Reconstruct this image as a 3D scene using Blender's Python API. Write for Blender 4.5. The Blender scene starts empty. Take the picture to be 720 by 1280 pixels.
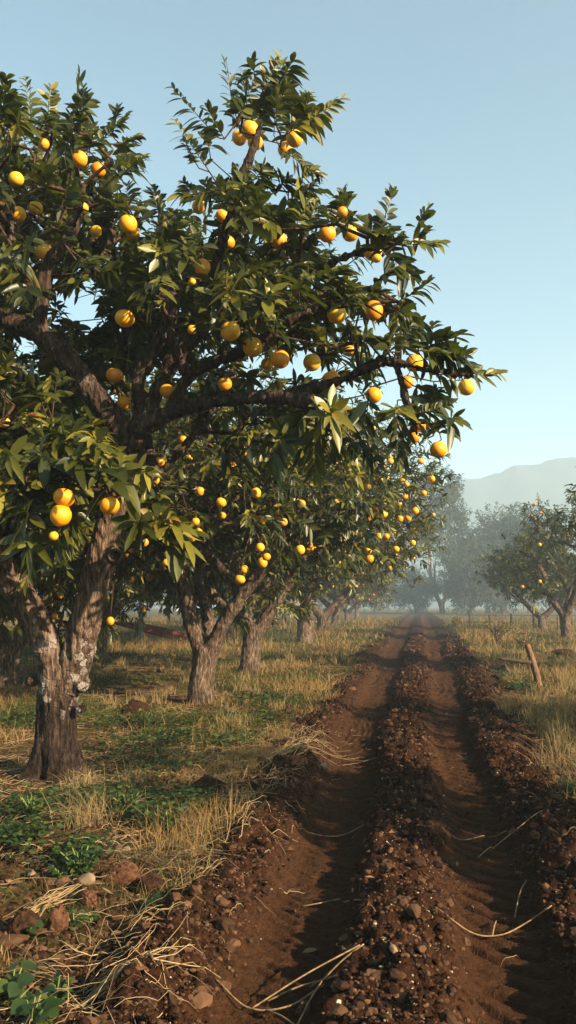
import bpy, math
import numpy as np
rng = np.random.default_rng(11)
sc = bpy.context.scene
COL = sc.collection
PI = math.pi

# ------------------------------------------------------------------ camera basis
F = 1100.0; CX, CY = 360.0, 640.0
H = 1.6
YAW = math.radians(8.48); PIT = math.radians(6.07)
CAM = np.array([0.0, 0.0, H])
fw = np.array([-math.sin(YAW)*math.cos(PIT), math.cos(YAW)*math.cos(PIT), math.sin(PIT)])
rt = np.array([math.cos(YAW), math.sin(YAW), 0.0])
up = np.cross(rt, fw)

def P(px, py, Y):
    """world point seen at photo pixel (px,py) at world depth Y"""
    d = fw*F + rt*(px-CX) + up*(CY-py)
    return CAM + d*(Y/d[1])
def G(px, py):
    d = fw*F + rt*(px-CX) + up*(CY-py)
    return (CAM + d*(-H/d[2]))[:2]
def proj(p):
    q = np.asarray(p) - CAM
    z = np.maximum(q@fw, 0.05)
    return CX + F*(q@rt)/z, CY - F*(q@up)/z

def nrmz(v):
    return v/np.maximum(np.linalg.norm(v, axis=-1, keepdims=True), 1e-9)

SUN_EL = math.radians(25); AZ = (0.88, -0.475)
SD = np.array([AZ[0]*math.cos(SUN_EL), AZ[1]*math.cos(SUN_EL), math.sin(SUN_EL)])
# ------------------------------------------------------------------ noise
def _h(i, j, k, s):
    n = (i.astype(np.int64)*374761393 + j.astype(np.int64)*668265263 + k.astype(np.int64)*2147483647 + s*974634777) & 0xffffffff
    n = ((n ^ (n >> 13))*1274126177) & 0xffffffff
    n = ((n ^ (n >> 16))*2246822519) & 0xffffffff
    return ((n ^ (n >> 15)) & 0xffffff)/float(0xffffff)
def vn3(x, y, z, s=0):
    xi, yi, zi = np.floor(x), np.floor(y), np.floor(z)
    u, v, w = x-xi, y-yi, z-zi
    u = u*u*(3-2*u); v = v*v*(3-2*v); w = w*w*(3-2*w)
    r = 0
    for a in (0, 1):
        for b in (0, 1):
            for c in (0, 1):
                r = r + _h(xi+a, yi+b, zi+c, s)*(u if a else 1-u)*(v if b else 1-v)*(w if c else 1-w)
    return r*2-1
def vn2(x, y, s=0):
    xi, yi = np.floor(x), np.floor(y)
    u, v = x-xi, y-yi
    u = u*u*(3-2*u); v = v*v*(3-2*v)
    z = np.zeros_like(xi)
    r = 0
    for a in (0, 1):
        for b in (0, 1):
            r = r + _h(xi+a, yi+b, z, s)*(u if a else 1-u)*(v if b else 1-v)
    return r*2-1
def fbm2(x, y, o=4, s=0):
    r = 0; a = 1.0; t = 0
    for i in range(o):
        r = r + a*vn2(x*2**i + 17.3*i, y*2**i - 9.1*i, s+i); t += a; a *= 0.5
    return r/t
def fbm3(x, y, z, o=4, s=0):
    r = 0; a = 1.0; t = 0
    for i in range(o):
        r = r + a*vn3(x*2**i + 17.3*i, y*2**i - 9.1*i, z*2**i + 4.7*i, s+i); t += a; a *= 0.5
    return r/t
def cell2(x, y, s=0):
    """worley F1 and id"""
    xi, yi = np.floor(x), np.floor(y)
    best = np.full(x.shape, 9.0); cid = np.zeros(x.shape)
    z = np.zeros_like(xi)
    for a in (-1, 0, 1):
        for b in (-1, 0, 1):
            fx = xi+a+_h(xi+a, yi+b, z, s); fy = yi+b+_h(xi+a, yi+b, z, s+1)
            d = (fx-x)**2+(fy-y)**2
            m = d < best
            best = np.where(m, d, best); cid = np.where(m, _h(xi+a, yi+b, z, s+2), cid)
    return np.sqrt(best), cid
def sst(a, b, x):
    t = np.clip((x-a)/(b-a), 0, 1); return t*t*(3-2*t)
def gau(x, c, w):
    return np.exp(-((x-c)/w)**2)

# ------------------------------------------------------------------ mesh helpers
def mk_mesh(name, V, Q=None, T=None, attrs=None, smooth=True):
    me = bpy.data.meshes.new(name)
    V = np.ascontiguousarray(V, dtype=np.float32)
    Q = np.zeros((0, 4), np.int32) if Q is None else np.asarray(Q, np.int32).reshape(-1, 4)
    T = np.zeros((0, 3), np.int32) if T is None else np.asarray(T, np.int32).reshape(-1, 3)
    me.vertices.add(len(V)); me.vertices.foreach_set('co', V.ravel())
    nl = Q.size + T.size
    me.loops.add(nl); me.loops.foreach_set('vertex_index', np.concatenate([Q.ravel(), T.ravel()]))
    ls = np.concatenate([np.arange(len(Q))*4, Q.size + np.arange(len(T))*3]).astype(np.int32)
    me.polygons.add(len(ls)); me.polygons.foreach_set('loop_start', ls)
    me.update(calc_edges=True)
    me.polygons.foreach_set('use_smooth', np.full(len(ls), smooth, dtype=bool))
    for k, v in (attrs or {}).items():
        v = np.asarray(v, dtype=np.float32)
        if v.ndim == 1:
            a = me.attributes.new(k, 'FLOAT', 'POINT'); a.data.foreach_set('value', v)
        else:
            if v.shape[1] == 3: v = np.hstack([v, np.ones((len(v), 1), np.float32)])
            a = me.attributes.new(k, 'FLOAT_COLOR', 'POINT'); a.data.foreach_set('color', v.ravel())
    return me
def link(name, me, mat, parent=None, loc=None):
    o = bpy.data.objects.new(name, me); COL.objects.link(o)
    if me is not None and mat is not None and len(me.materials) == 0: me.materials.append(mat)
    if parent is not None: o.parent = parent
    if loc is not None: o.location = loc
    return o
def tag(o, label=None, cat=None, group=None, kind=None):
    if label: o['label'] = label
    if cat: o['category'] = cat
    if group: o['group'] = group
    if kind: o['kind'] = kind
    return o
def empty(name, loc=(0, 0, 0), rz=0.0):
    o = bpy.data.objects.new(name, None); COL.objects.link(o)
    o.location = loc; o.rotation_euler = (0, 0, rz); o.empty_display_size = 0.2
    return o

class MB:
    """collects vertices / quads / tris"""
    def __init__(s): s.V = []; s.Q = []; s.T = []; s.n = 0; s.A = []
    def add(s, V, Q=None, T=None, a=None):
        V = np.asarray(V, float)
        s.V.append(V)
        if Q is not None and len(Q): s.Q.append(np.asarray(Q)+s.n)
        if T is not None and len(T): s.T.append(np.asarray(T)+s.n)
        if a is not None: s.A.append(np.broadcast_to(np.asarray(a, float), (len(V),)+np.shape(a)[-1:] if np.ndim(a) else (len(V),)))
        s.n += len(V)
    def mesh(s, name, smooth=True, aname=None):
        V = np.vstack(s.V)
        Q = np.vstack(s.Q) if s.Q else None
        T = np.vstack(s.T) if s.T else None
        at = {aname: np.concatenate(s.A)} if aname and s.A else None
        return mk_mesh(name, V, Q, T, at, smooth)

def tube(pts, rad, k=6, cap=True):
    pts = np.asarray(pts, float); rad = np.asarray(rad, float); n = len(pts)
    t = np.zeros_like(pts); t[1:-1] = pts[2:]-pts[:-2]; t[0] = pts[1]-pts[0]; t[-1] = pts[-1]-pts[-2]
    t = nrmz(t)
    ref = np.array([0.31, 0.17, 0.93]) if abs(t[0] @ np.array([0.31, 0.17, 0.93])) < 0.9 else np.array([1.0, 0, 0])
    u = np.zeros_like(pts); u[0] = nrmz(np.cross(t[0], ref))
    for i in range(1, n):
        w = u[i-1]-t[i]*(u[i-1] @ t[i]); u[i] = w/max(np.linalg.norm(w), 1e-9)
    v = np.cross(t, u)
    a = np.arange(k)*2*PI/k
    V = pts[:, None]+rad[:, None, None]*(np.cos(a)[None, :, None]*u[:, None]+np.sin(a)[None, :, None]*v[:, None])
    V = V.reshape(-1, 3)
    i, j = np.meshgrid(np.arange(n-1), np.arange(k), indexing='ij')
    Q = np.stack([i*k+j, i*k+(j+1) % k, (i+1)*k+(j+1) % k, (i+1)*k+j], -1).reshape(-1, 4)
    T = []
    if cap:
        V = np.vstack([V, pts[0]-t[0]*rad[0]*0.3, pts[-1]+t[-1]*rad[-1]*0.6])
        m = n*k
        T = [[m, (j+1) % k, j] for j in range(k)]+[[m+1, (n-1)*k+j, (n-1)*k+(j+1) % k] for j in range(k)]
    return V, Q, T

def smooth_path(pts, rad, step=0.1):
    """catmull-rom resample"""
    pts = np.asarray(pts, float); rad = np.asarray(rad, float)
    A = np.hstack([pts, rad[:, None]])
    A = np.vstack([2*A[0]-A[1], A, 2*A[-1]-A[-2]])
    out = []
    for i in range(1, len(A)-2):
        n = max(2, int(np.linalg.norm(A[i+1][:3]-A[i][:3])/step))
        for j in range(n):
            t = j/n
            out.append(0.5*((2*A[i])+(-A[i-1]+A[i+1])*t+(2*A[i-1]-5*A[i]+4*A[i+1]-A[i+2])*t*t+(-A[i-1]+3*A[i]-3*A[i+1]+A[i+2])*t**3))
    out.append(A[-2]); out = np.array(out)
    return out[:, :3], np.maximum(out[:, 3], 0.004)

def icos(sub=2):
    import bmesh
    bm = bmesh.new(); bmesh.ops.create_icosphere(bm, subdivisions=sub, radius=1.0)
    V = np.array([v.co[:] for v in bm.verts]); T = np.array([[v.index for v in f.verts] for f in bm.faces]); bm.free()
    return V, T
ICO1 = icos(1); ICO2 = icos(2); ICO3 = icos(3); ICO4 = icos(4); ICO5 = icos(5)

# ------------------------------------------------------------------ materials
class NT:
    def __init__(s, name):
        m = bpy.data.materials.new(name); m.use_nodes = True
        s.m = m; s.t = m.node_tree; s.t.nodes.clear()
        s.out = s.n('ShaderNodeOutputMaterial')
    def n(s, ty, **kw):
        nd = s.t.nodes.new(ty)
        for k, v in kw.items():
            if k in nd.inputs.keys() if hasattr(nd.inputs, 'keys') else False: nd.inputs[k].default_value = v
            else: setattr(nd, k, v)
        return nd
    def l(s, a, b): s.t.links.new(a, b)
def inp(nd, **kw):
    for k, v in kw.items(): nd.inputs[k.replace('_', ' ')].default_value = v
    return nd
def ramp(nt, fac, stops, interp='LINEAR'):
    r = nt.n('ShaderNodeValToRGB'); r.color_ramp.interpolation = interp
    e = r.color_ramp.elements
    while len(e) > 1: e.remove(e[-1])
    e[0].position = stops[0][0]; e[0].color = (*stops[0][1], 1)
    for p, c in stops[1:]:
        x = e.new(p); x.color = (*c, 1)
    nt.l(fac, r.inputs[0]); return r.outputs[0]
def noise(nt, scale, detail=4, rough=0.55, vec=None, dim='3D'):
    n = nt.n('ShaderNodeTexNoise'); n.noise_dimensions = dim
    n.inputs['Scale'].default_value = scale; n.inputs['Detail'].default_value = detail; n.inputs['Roughness'].default_value = rough
    if vec is not None: nt.l(vec, n.inputs['Vector'])
    return n
def mixc(nt, fac, a, b, mode='MIX'):
    m = nt.n('ShaderNodeMix'); m.data_type = 'RGBA'; m.blend_type = mode
    for v, i in ((fac, 0), (a, 6), (b, 7)):
        if isinstance(v, (int, float)): m.inputs[i].default_value = v
        elif isinstance(v, tuple): m.inputs[i].default_value = (*v, 1) if len(v) == 3 else v
        else: nt.l(v, m.inputs[i])
    return m.outputs[2]
def math_(nt, op, a, b=None):
    m = nt.n('ShaderNodeMath'); m.operation = op
    for v, i in ((a, 0), (b, 1)):
        if v is None: continue
        if isinstance(v, (int, float)): m.inputs[i].default_value = v
        else: nt.l(v, m.inputs[i])
    return m.outputs[0]
def maprange(nt, v, a, b, c=0.0, d=1.0):
    m = nt.n('ShaderNodeMapRange'); nt.l(v, m.inputs[0])
    for i, x in ((1, a), (2, b), (3, c), (4, d)): m.inputs[i].default_value = x
    return m.outputs[0]
def attr(nt, name, fac=True):
    a = nt.n('ShaderNodeAttribute'); a.attribute_name = name
    return a.outputs['Fac'] if fac else a.outputs['Color']
def bump(nt, h, strength=0.5, dist=0.02):
    b = nt.n('ShaderNodeBump'); b.inputs['Strength'].default_value = strength; b.inputs['Distance'].default_value = dist
    nt.l(h, b.inputs['Height']); return b.outputs[0]
def principled(nt, col, rough=0.8, spec=0.3, normal=None):
    p = nt.n('ShaderNodeBsdfPrincipled')
    if isinstance(col, tuple): p.inputs['Base Color'].default_value = (*col, 1)
    else: nt.l(col, p.inputs['Base Color'])
    if isinstance(rough, (int, float)): p.inputs['Roughness'].default_value = rough
    else: nt.l(rough, p.inputs['Roughness'])
    p.inputs['Specular IOR Level'].default_value = spec
    if normal is not None: nt.l(normal, p.inputs['Normal'])
    nt.l(p.outputs[0], nt.out.inputs[0])
    return p
def scaled_obj(nt, s):
    tc = nt.n('ShaderNodeTexCoord'); mp = nt.n('ShaderNodeMapping'); mp.inputs['Scale'].default_value = s
    nt.l(tc.outputs['Object'], mp.inputs[0]); return mp.outputs[0]

def mat_leaf(name, stops, trans=(0.10, 0.13, 0.012), tf=0.2, rough=0.4):
    nt = NT(name)
    c = ramp(nt, attr(nt, 'rnd'), stops)
    ns = noise(nt, 30, 2, 0.5, scaled_obj(nt, (1, 1, 1)))
    c = mixc(nt, maprange(nt, ns.outputs[0], 0.3, 0.7, 0.0, 0.35), c, (0.5, 0.5, 0.4), 'MULTIPLY')
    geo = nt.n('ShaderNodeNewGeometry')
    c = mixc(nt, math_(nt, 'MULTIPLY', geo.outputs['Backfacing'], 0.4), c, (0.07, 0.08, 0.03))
    p = principled(nt, c, rough, 0.34)
    tr = nt.n('ShaderNodeBsdfTranslucent'); tr.inputs[0].default_value = (*trans, 1)
    mx = nt.n('ShaderNodeMixShader'); mx.inputs[0].default_value = tf
    nt.l(p.outputs[0], mx.inputs[1]); nt.l(tr.outputs[0], mx.inputs[2]); nt.l(mx.outputs[0], nt.out.inputs[0])
    return nt.m
LEAF_STOPS = [(0.0, (0.008, 0.015, 0.003)), (0.30, (0.022, 0.029, 0.005)), (0.50, (0.082, 0.082, 0.010)), (0.76, (0.19, 0.160, 0.018)), (0.95, (0.19, 0.10, 0.016)), (1.0, (0.22, 0.08, 0.025))]
M_LEAF = mat_leaf('citrus_leaf', LEAF_STOPS, rough=0.40)
M_FAR = mat_leaf('far_leaf', [(0, (0.016, 0.024, 0.008)), (0.6, (0.035, 0.045, 0.014)), (1, (0.07, 0.065, 0.02))], rough=0.7)
M_WEED = mat_leaf('weed_leaf', [(0, (0.010, 0.026, 0.007)), (0.6, (0.026, 0.052, 0.011)), (1, (0.075, 0.095, 0.02))], trans=(0.08, 0.15, 0.02), tf=0.25, rough=0.55)

def mat_bark(name, dark, mid, light, patch=False):
    nt = NT(name)
    v = scaled_obj(nt, (20, 20, 5.0))
    n1 = noise(nt, 1.6, 8, 0.62, v)
    c = ramp(nt, n1.outputs[0], [(0.32, dark), (0.5, mid), (0.68, light)])
    v2 = scaled_obj(nt, (1, 1, 1))
    n2 = noise(nt, 2.2, 3, 0.5, v2)
    c = mixc(nt, maprange(nt, n2.outputs[0], 0.42, 0.62, 0, 0.65), c, (0.30, 0.27, 0.24), 'MULTIPLY')
    n3 = noise(nt, 60, 4, 0.6, v2)
    h = math_(nt, 'ADD', n1.outputs[0], math_(nt, 'MULTIPLY', n3.outputs[0], 0.25))
    if patch:
        vo = nt.n('ShaderNodeTexVoronoi'); vo.inputs['Scale'].default_value = 13; vo.inputs['Randomness'].default_value = 1
        ds = mixc(nt, 0.16, v2, noise(nt, 5, 5, 0.65, v2).outputs['Color'])
        nt.l(ds, vo.inputs['Vector'])
        ve = nt.n('ShaderNodeTexVoronoi'); ve.feature = 'DISTANCE_TO_EDGE'; ve.inputs['Scale'].default_value = 13; nt.l(ds, ve.inputs['Vector'])
        sep = nt.n('ShaderNodeSeparateColor'); nt.l(vo.outputs['Color'], sep.inputs[0])
        pm = attr(nt, 'patch')
        # dark bark plus painted shade below the fork, painted shade on upper limbs
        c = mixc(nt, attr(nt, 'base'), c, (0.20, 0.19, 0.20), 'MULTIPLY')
        th = maprange(nt, math_(nt, 'SUBTRACT', math_(nt, 'ADD', pm, math_(nt, 'MULTIPLY', n3.outputs[0], 0.3)), sep.outputs[0]), 0.10, 0.32)
        edge = maprange(nt, ve.outputs[0], 0.03, 0.10)
        cr = mixc(nt, math_(nt, 'MULTIPLY', math_(nt, 'GREATER_THAN', pm, 0.3), 1.0), c, c)
        pale = ramp(nt, sep.outputs[1], [(0, (0.10, 0.055, 0.035)), (0.5, (0.19, 0.125, 0.09)), (1, (0.33, 0.29, 0.27))])
        pale = mixc(nt, 0.5, pale, ramp(nt, n3.outputs[0], [(0.35, (0.10, 0.07, 0.055)), (0.65, (0.40, 0.35, 0.31))]))
        c = mixc(nt, math_(nt, 'MULTIPLY', th, edge), cr, pale)
        h = math_(nt, 'ADD', h, math_(nt, 'MULTIPLY', math_(nt, 'MULTIPLY', pm, edge), 0.5))
    principled(nt, c, 0.9, 0.12, bump(nt, h, 1.0, 0.05))
    return nt.m
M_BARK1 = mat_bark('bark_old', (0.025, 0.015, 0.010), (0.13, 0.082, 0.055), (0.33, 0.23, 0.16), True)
M_BARK = mat_bark('bark', (0.018, 0.012, 0.008), (0.095, 0.062, 0.042), (0.27, 0.19, 0.135))
M_TWIG = mat_bark('twig_bark', (0.03, 0.018, 0.012), (0.085, 0.045, 0.028), (0.16, 0.085, 0.05))

def mat_fruit():
    nt = NT('fruit_peel')
    oi = nt.n('ShaderNodeObjectInfo')
    c = ramp(nt, oi.outputs['Random'], [(0, (0.68, 0.225, 0.003)), (0.55, (0.73, 0.30, 0.005)), (0.85, (0.71, 0.34, 0.008)), (1, (0.66, 0.36, 0.014))])
    v = scaled_obj(nt, (1, 1, 1))
    n = noise(nt, 9, 4, 0.6, v)
    c = mixc(nt, maprange(nt, n.outputs[0], 0.52, 0.72, 0, 0.35), c, (0.55, 0.34, 0.03))
    n4 = noise(nt, 26, 2, 0.5, v)
    c = mixc(nt, maprange(nt, n4.outputs[0], 0.66, 0.72, 0, 0.6), c, (0.25, 0.13, 0.03))
    n2 = noise(nt, 160, 2, 0.5, v)
    p = principled(nt, c, 0.42, 0.4, bump(nt, n2.outputs[0], 0.35, 0.004))
    p.inputs['Subsurface Weight'].default_value = 0.08
    p.inputs['Subsurface Radius'].default_value = (0.02, 0.01, 0.002)
    return nt.m
M_FRUIT = mat_fruit()
def simple(name, c1, c2, sc_=8, rough=0.85, spec=0.2, bs=0.4, bd=0.01, stretch=(1, 1, 1)):
    nt = NT(name); v = scaled_obj(nt, stretch)
    n = noise(nt, sc_, 6, 0.6, v)
    c = ramp(nt, n.outputs[0], [(0.35, c1), (0.65, c2)])
    n2 = noise(nt, sc_*6, 4, 0.6, v)
    principled(nt, c, rough, spec, bump(nt, math_(nt, 'ADD', n.outputs[0], math_(nt, 'MULTIPLY', n2.outputs[0], 0.4)), bs, bd))
    return nt.m
def colattr(name, rough=0.8, tf=0.0, spec=0.2):
    nt = NT(name); c = attr(nt, 'col', False)
    p = principled(nt, c, rough, spec)
    if tf:
        tr = nt.n('ShaderNodeBsdfTranslucent'); nt.l(c, tr.inputs[0])
        mx = nt.n('ShaderNodeMixShader'); mx.inputs[0].default_value = tf
        nt.l(p.outputs[0], mx.inputs[1]); nt.l(tr.outputs[0], mx.inputs[2]); nt.l(mx.outputs[0], nt.out.inputs[0])
    return nt.m
M_GRASS = colattr('grass_blades', 0.8, 0.25, 0.1)
M_STRAW = colattr('dry_straw', 0.65, 0.1)
M_CLOD = colattr('soil_lumps', 0.97, 0, 0.04)
M_PEB = colattr('pebbles', 0.7, 0, 0.3)

def mat_ground():
    nt = NT('ground_soil')
    tc = nt.n('ShaderNodeTexCoord'); v = tc.outputs['Object']
    road = attr(nt, 'road'); rut = attr(nt, 'rut')
    n1 = noise(nt, 3.0, 8, 0.65, v); n2 = noise(nt, 28, 6, 0.65, v); n3 = noise(nt, 0.35, 4, 0.5, v); n4 = noise(nt, 110, 3, 0.6, v)
    soil = ramp(nt, n2.outputs[0], [(0.3, (0.0083, 0.0037, 0.0022)), (0.5, (0.0318, 0.0135, 0.0067)), (0.7, (0.0630, 0.0291, 0.0158))])
    soil2 = ramp(nt, n2.outputs[0], [(0.3, (0.0361, 0.0158, 0.0075)), (0.7, (0.0698, 0.0325, 0.0150))])
    soil = mixc(nt, rut, soil, soil2)
    litter = ramp(nt, n2.outputs[0], [(0.3, (0.0214, 0.0102, 0.0051)), (0.5, (0.0650, 0.0368, 0.0159)), (0.68, (0.1530, 0.0969, 0.0408))])
    green = ramp(nt, n2.outputs[0], [(0.3, (0.0154, 0.0210, 0.0070)), (0.65, (0.0610, 0.0660, 0.0190))])
    fld = mixc(nt, maprange(nt, n1.outputs[0], 0.50, 0.64, 0, 0.6), litter, green)
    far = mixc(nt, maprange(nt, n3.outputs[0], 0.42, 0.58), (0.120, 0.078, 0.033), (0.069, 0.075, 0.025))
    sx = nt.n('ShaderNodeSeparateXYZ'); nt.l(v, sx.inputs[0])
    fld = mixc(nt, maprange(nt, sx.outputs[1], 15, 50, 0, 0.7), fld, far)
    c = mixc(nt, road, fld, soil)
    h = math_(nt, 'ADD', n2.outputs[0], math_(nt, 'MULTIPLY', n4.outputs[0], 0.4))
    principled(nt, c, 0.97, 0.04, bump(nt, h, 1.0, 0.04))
    return nt.m
M_GROUND = mat_ground()

# ------------------------------------------------------------------ terrain
def track_wob(y):
    return 0.05*np.sin(y*0.35+0.6)+0.03*np.sin(y*0.9)
def track_x(x, y, outer=False):
    d = np.maximum(y-5, 0)
    f = 1+0.011*np.minimum(d, 60) if outer else 1+0.026*np.minimum(d, 14)+0.009*np.clip(d-14, 0, 50)
    return (x-track_wob(y)*sst(4, 12, y))/f
def wheel(x, c, w):
    a = np.abs(x-c)
    return 1-sst(w*0.55, w*1.45, a)
def terrain(x, y, fine=True):
    x = np.asarray(x, float); y = np.asarray(y, float)
    xs = track_x(x, y); xb = track_x(x, y, True)
    e = fbm2(x*0.9, y*0.9, 3, 5)
    z = 0.10*fbm2(x*0.11, y*0.11, 3, 1) * sst(1.5, 8, np.abs(x)) + 0.05*fbm2(x*0.8, y*0.8, 3, 2)
    ew = 0.05*fbm2(x*2.5, y*1.6, 3, 19)+0.035*fbm2(x*8, y*8, 2, 20)
    rl = wheel(xs+ew, -0.63, 0.23); rr = wheel(xs+ew, 0.36, 0.215)
    rough = 1-np.maximum(rl, rr)
    body = sst(-1.75+0.2*e, -1.05, xb)*(1-sst(1.05, 1.55+0.2*e, xb))
    z = z*(1-0.6*body)
    z = z + 0.12*gau(xb, -1.10-0.010*np.clip(y-5, 0, 40), 0.24)*(0.75+0.6*fbm2(x*0.5, y*1.1, 2, 9)) + 0.095*gau(xs, -0.13, 0.28)*(0.9+0.5*fbm2(x*0.5, y*1.3, 2, 12)) + 0.10*gau(xb, 0.82+0.016*np.clip(y-5, 0, 40), 0.22)*(0.8+0.6*fbm2(x*0.5, y*1.1, 2, 8))
    z = z - 0.085*rl - 0.085*rr
    if fine:
        near = 1-sst(26, 70, y)
        # tyre tread bars
        def saw(t):
            f = t-np.floor(t); return np.exp(-((f-0.5)/0.17)**4)*(0.65+0.35*vn2(np.floor(t)*3.1, x*4, 23))
        wr = 0.7+0.3*sst(-0.15, 0.35, fbm2(x*2.2, y*1.4, 3, 21))
        tL = saw((y + 0.85*xs)/0.115 + 0.15*vn2(x*5, y*3, 3))
        tR = saw((y + 0.90*(xs-0.34))/0.205 + 0.12*vn2(x*5, y*3, 4))
        split = 1-0.8*gau(xs, -0.66, 0.02)
        z = z + near*(-0.036*tL*np.maximum(rl, 0.8*wheel(xs, -0.82, 0.16))*wr*split - 0.058*tR*rr*wr + 0.02*(rl+rr))
        # crumbly lumps off the wheel lines
        lum = fbm2(x*7, y*7, 4, 31)
        f1, cid = cell2(x*9+0.3*vn2(x*20, y*20, 5), y*9, 41)
        f2, cid2 = cell2(x*21+0.3*vn2(x*30, y*30, 6), y*21, 44)
        clod = np.clip(0.55-f1, 0, 1)*cid*1.3; clod2 = np.clip(0.55-f2, 0, 1)*cid2*1.3
        z = z + near*body*rough*(0.075*lum + 0.10*clod + 0.05*clod2)
        z = z + near*(1-body)*(0.040*lum + 0.05*clod*sst(-0.2, 0.3, fbm2(x*1.1, y*1.1, 2, 37)))
        z = z + near*(rl+rr)*0.014*fbm2(x*14, y*14, 4, 35)
    return z
def tz(x, y): return float(terrain(np.array([x]), np.array([y]))[0])

def lines_x():
    a = list(np.arange(-1.5, 1.5001, 0.0145)); s = 0.0145; x = 1.5; r = []
    while x < 900: s *= 1.013; x += s; r.append(x)
    return np.array([-v for v in r[::-1]]+a+r)
def lines_y():
    r = []; y = 2.3; 
    while y < 1030:
        r.append(y); y += (0.0115*(y/3.4)**1.3 if y > 11 else 0.0072*(y/3.4)**1.7) if y < 60 else 0.0115*(60/3.4)**1.3*(1+(y-60)/30)
    b = []; y = 2.3; s = 0.02
    while y > -40: y -= s; s *= 1.12; b.append(y)
    return np.array(b[::-1]+r)
gx, gy = lines_x(), lines_y()
X, Y = np.meshgrid(gx, gy)
Z = terrain(X, Y)
V = np.stack([X, Y, Z], -1).reshape(-1, 3)
nx, ny = len(gx), len(gy)
i, j = np.meshgrid(np.arange(ny-1), np.arange(nx-1), indexing='ij')
Q = np.stack([i*nx+j, i*nx+j+1, (i+1)*nx+j+1, (i+1)*nx+j], -1).reshape(-1, 4)
xs = track_x(X, Y); e = fbm2(X*1.3, Y*1.3, 4, 55)
def road_mask(X, Y):
    xs = track_x(X, Y, True); e = fbm2(X*1.3, Y*1.3, 4, 55)
    return sst(-1.75+0.45*e, -1.2+0.45*e, xs)*(1-sst(1.15+0.4*e, 1.6+0.4*e, xs))
road = road_mask(X, Y)
rut = np.maximum(wheel(xs, -0.63, 0.27), wheel(xs, 0.36, 0.25))
me = mk_mesh('ground', V, Q, None, {'road': road.ravel(), 'rut': rut.ravel()})
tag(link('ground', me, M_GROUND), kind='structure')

# ------------------------------------------------------------------ hill
def hill():
    hx = np.linspace(-1050, 1050, 600); hy = np.linspace(640, 1000, 90)
    X, Y = np.meshgrid(hx, hy)
    px = 525 + 1100*X/800.0
    prof = np.interp(px, [-900, 0, 300, 480, 556, 600, 640, 680, 720, 800, 1000, 1300, 1900], [15, 20, 24, 31, 34.5, 37, 39.5, 41.3, 41.6, 40, 34, 24, 14])
    z = prof*3.22*np.exp(-((Y-815)/75)**2) + (5.0*fbm2(X*0.045, Y*0.045, 5, 60)+2.4*fbm2(X*.2, Y*.2, 3, 61))*np.exp(-((Y-805)/90)**2) - 1.0
    V = np.stack([X, Y, z], -1).reshape(-1, 3); ny, nx = X.shape
    i, j = np.meshgrid(np.arange(ny-1), np.arange(nx-1), indexing='ij')
    Q = np.stack([i*nx+j, i*nx+j+1, (i+1)*nx+j+1, (i+1)*nx+j], -1).reshape(-1, 4)
    tag(link('hill', mk_mesh('hill', V, Q), simple('hill_forest', (0.018, 0.032, 0.03), (0.04, 0.055, 0.045), 0.1)), kind='structure')
hill()

# ------------------------------------------------------------------ leaves
def leaf_arrays(pos, d, n, L, W, droop, fold, rnd, st=6):
    N = len(pos)
    d = nrmz(d); s = nrmz(np.cross(d, n)); n = np.cross(s, d)
    u = np.linspace(0, 1, st)
    w = np.sin(PI*u**0.9)**0.65; w[0] = 0.08; w[-1] = 0.02
    c = pos[:, None]+d[:, None]*(u[None, :, None]*L[:, None, None])
    c = c + np.array([0, 0, -1.0])*(droop*L)[:, None, None]*(u**2)[None, :, None]
    sw = s[:, None]*(w[None, :, None]*W[:, None, None]*0.5)
    ln = n[:, None]*(w[None, :, None]*(W*0.5*fold)[:, None, None])
    V = np.stack([c-sw+ln, c, c+sw+ln], 2).reshape(-1, 3)
    q = []
    for a in range(st-1):
        for b in range(2):
            q.append([a*3+b, a*3+b+1, (a+1)*3+b+1, (a+1)*3+b])
    Q = (np.array(q)[None]+(np.arange(N)*st*3)[:, None, None]).reshape(-1, 4)
    return V, Q, np.repeat(rnd, st*3)

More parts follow.
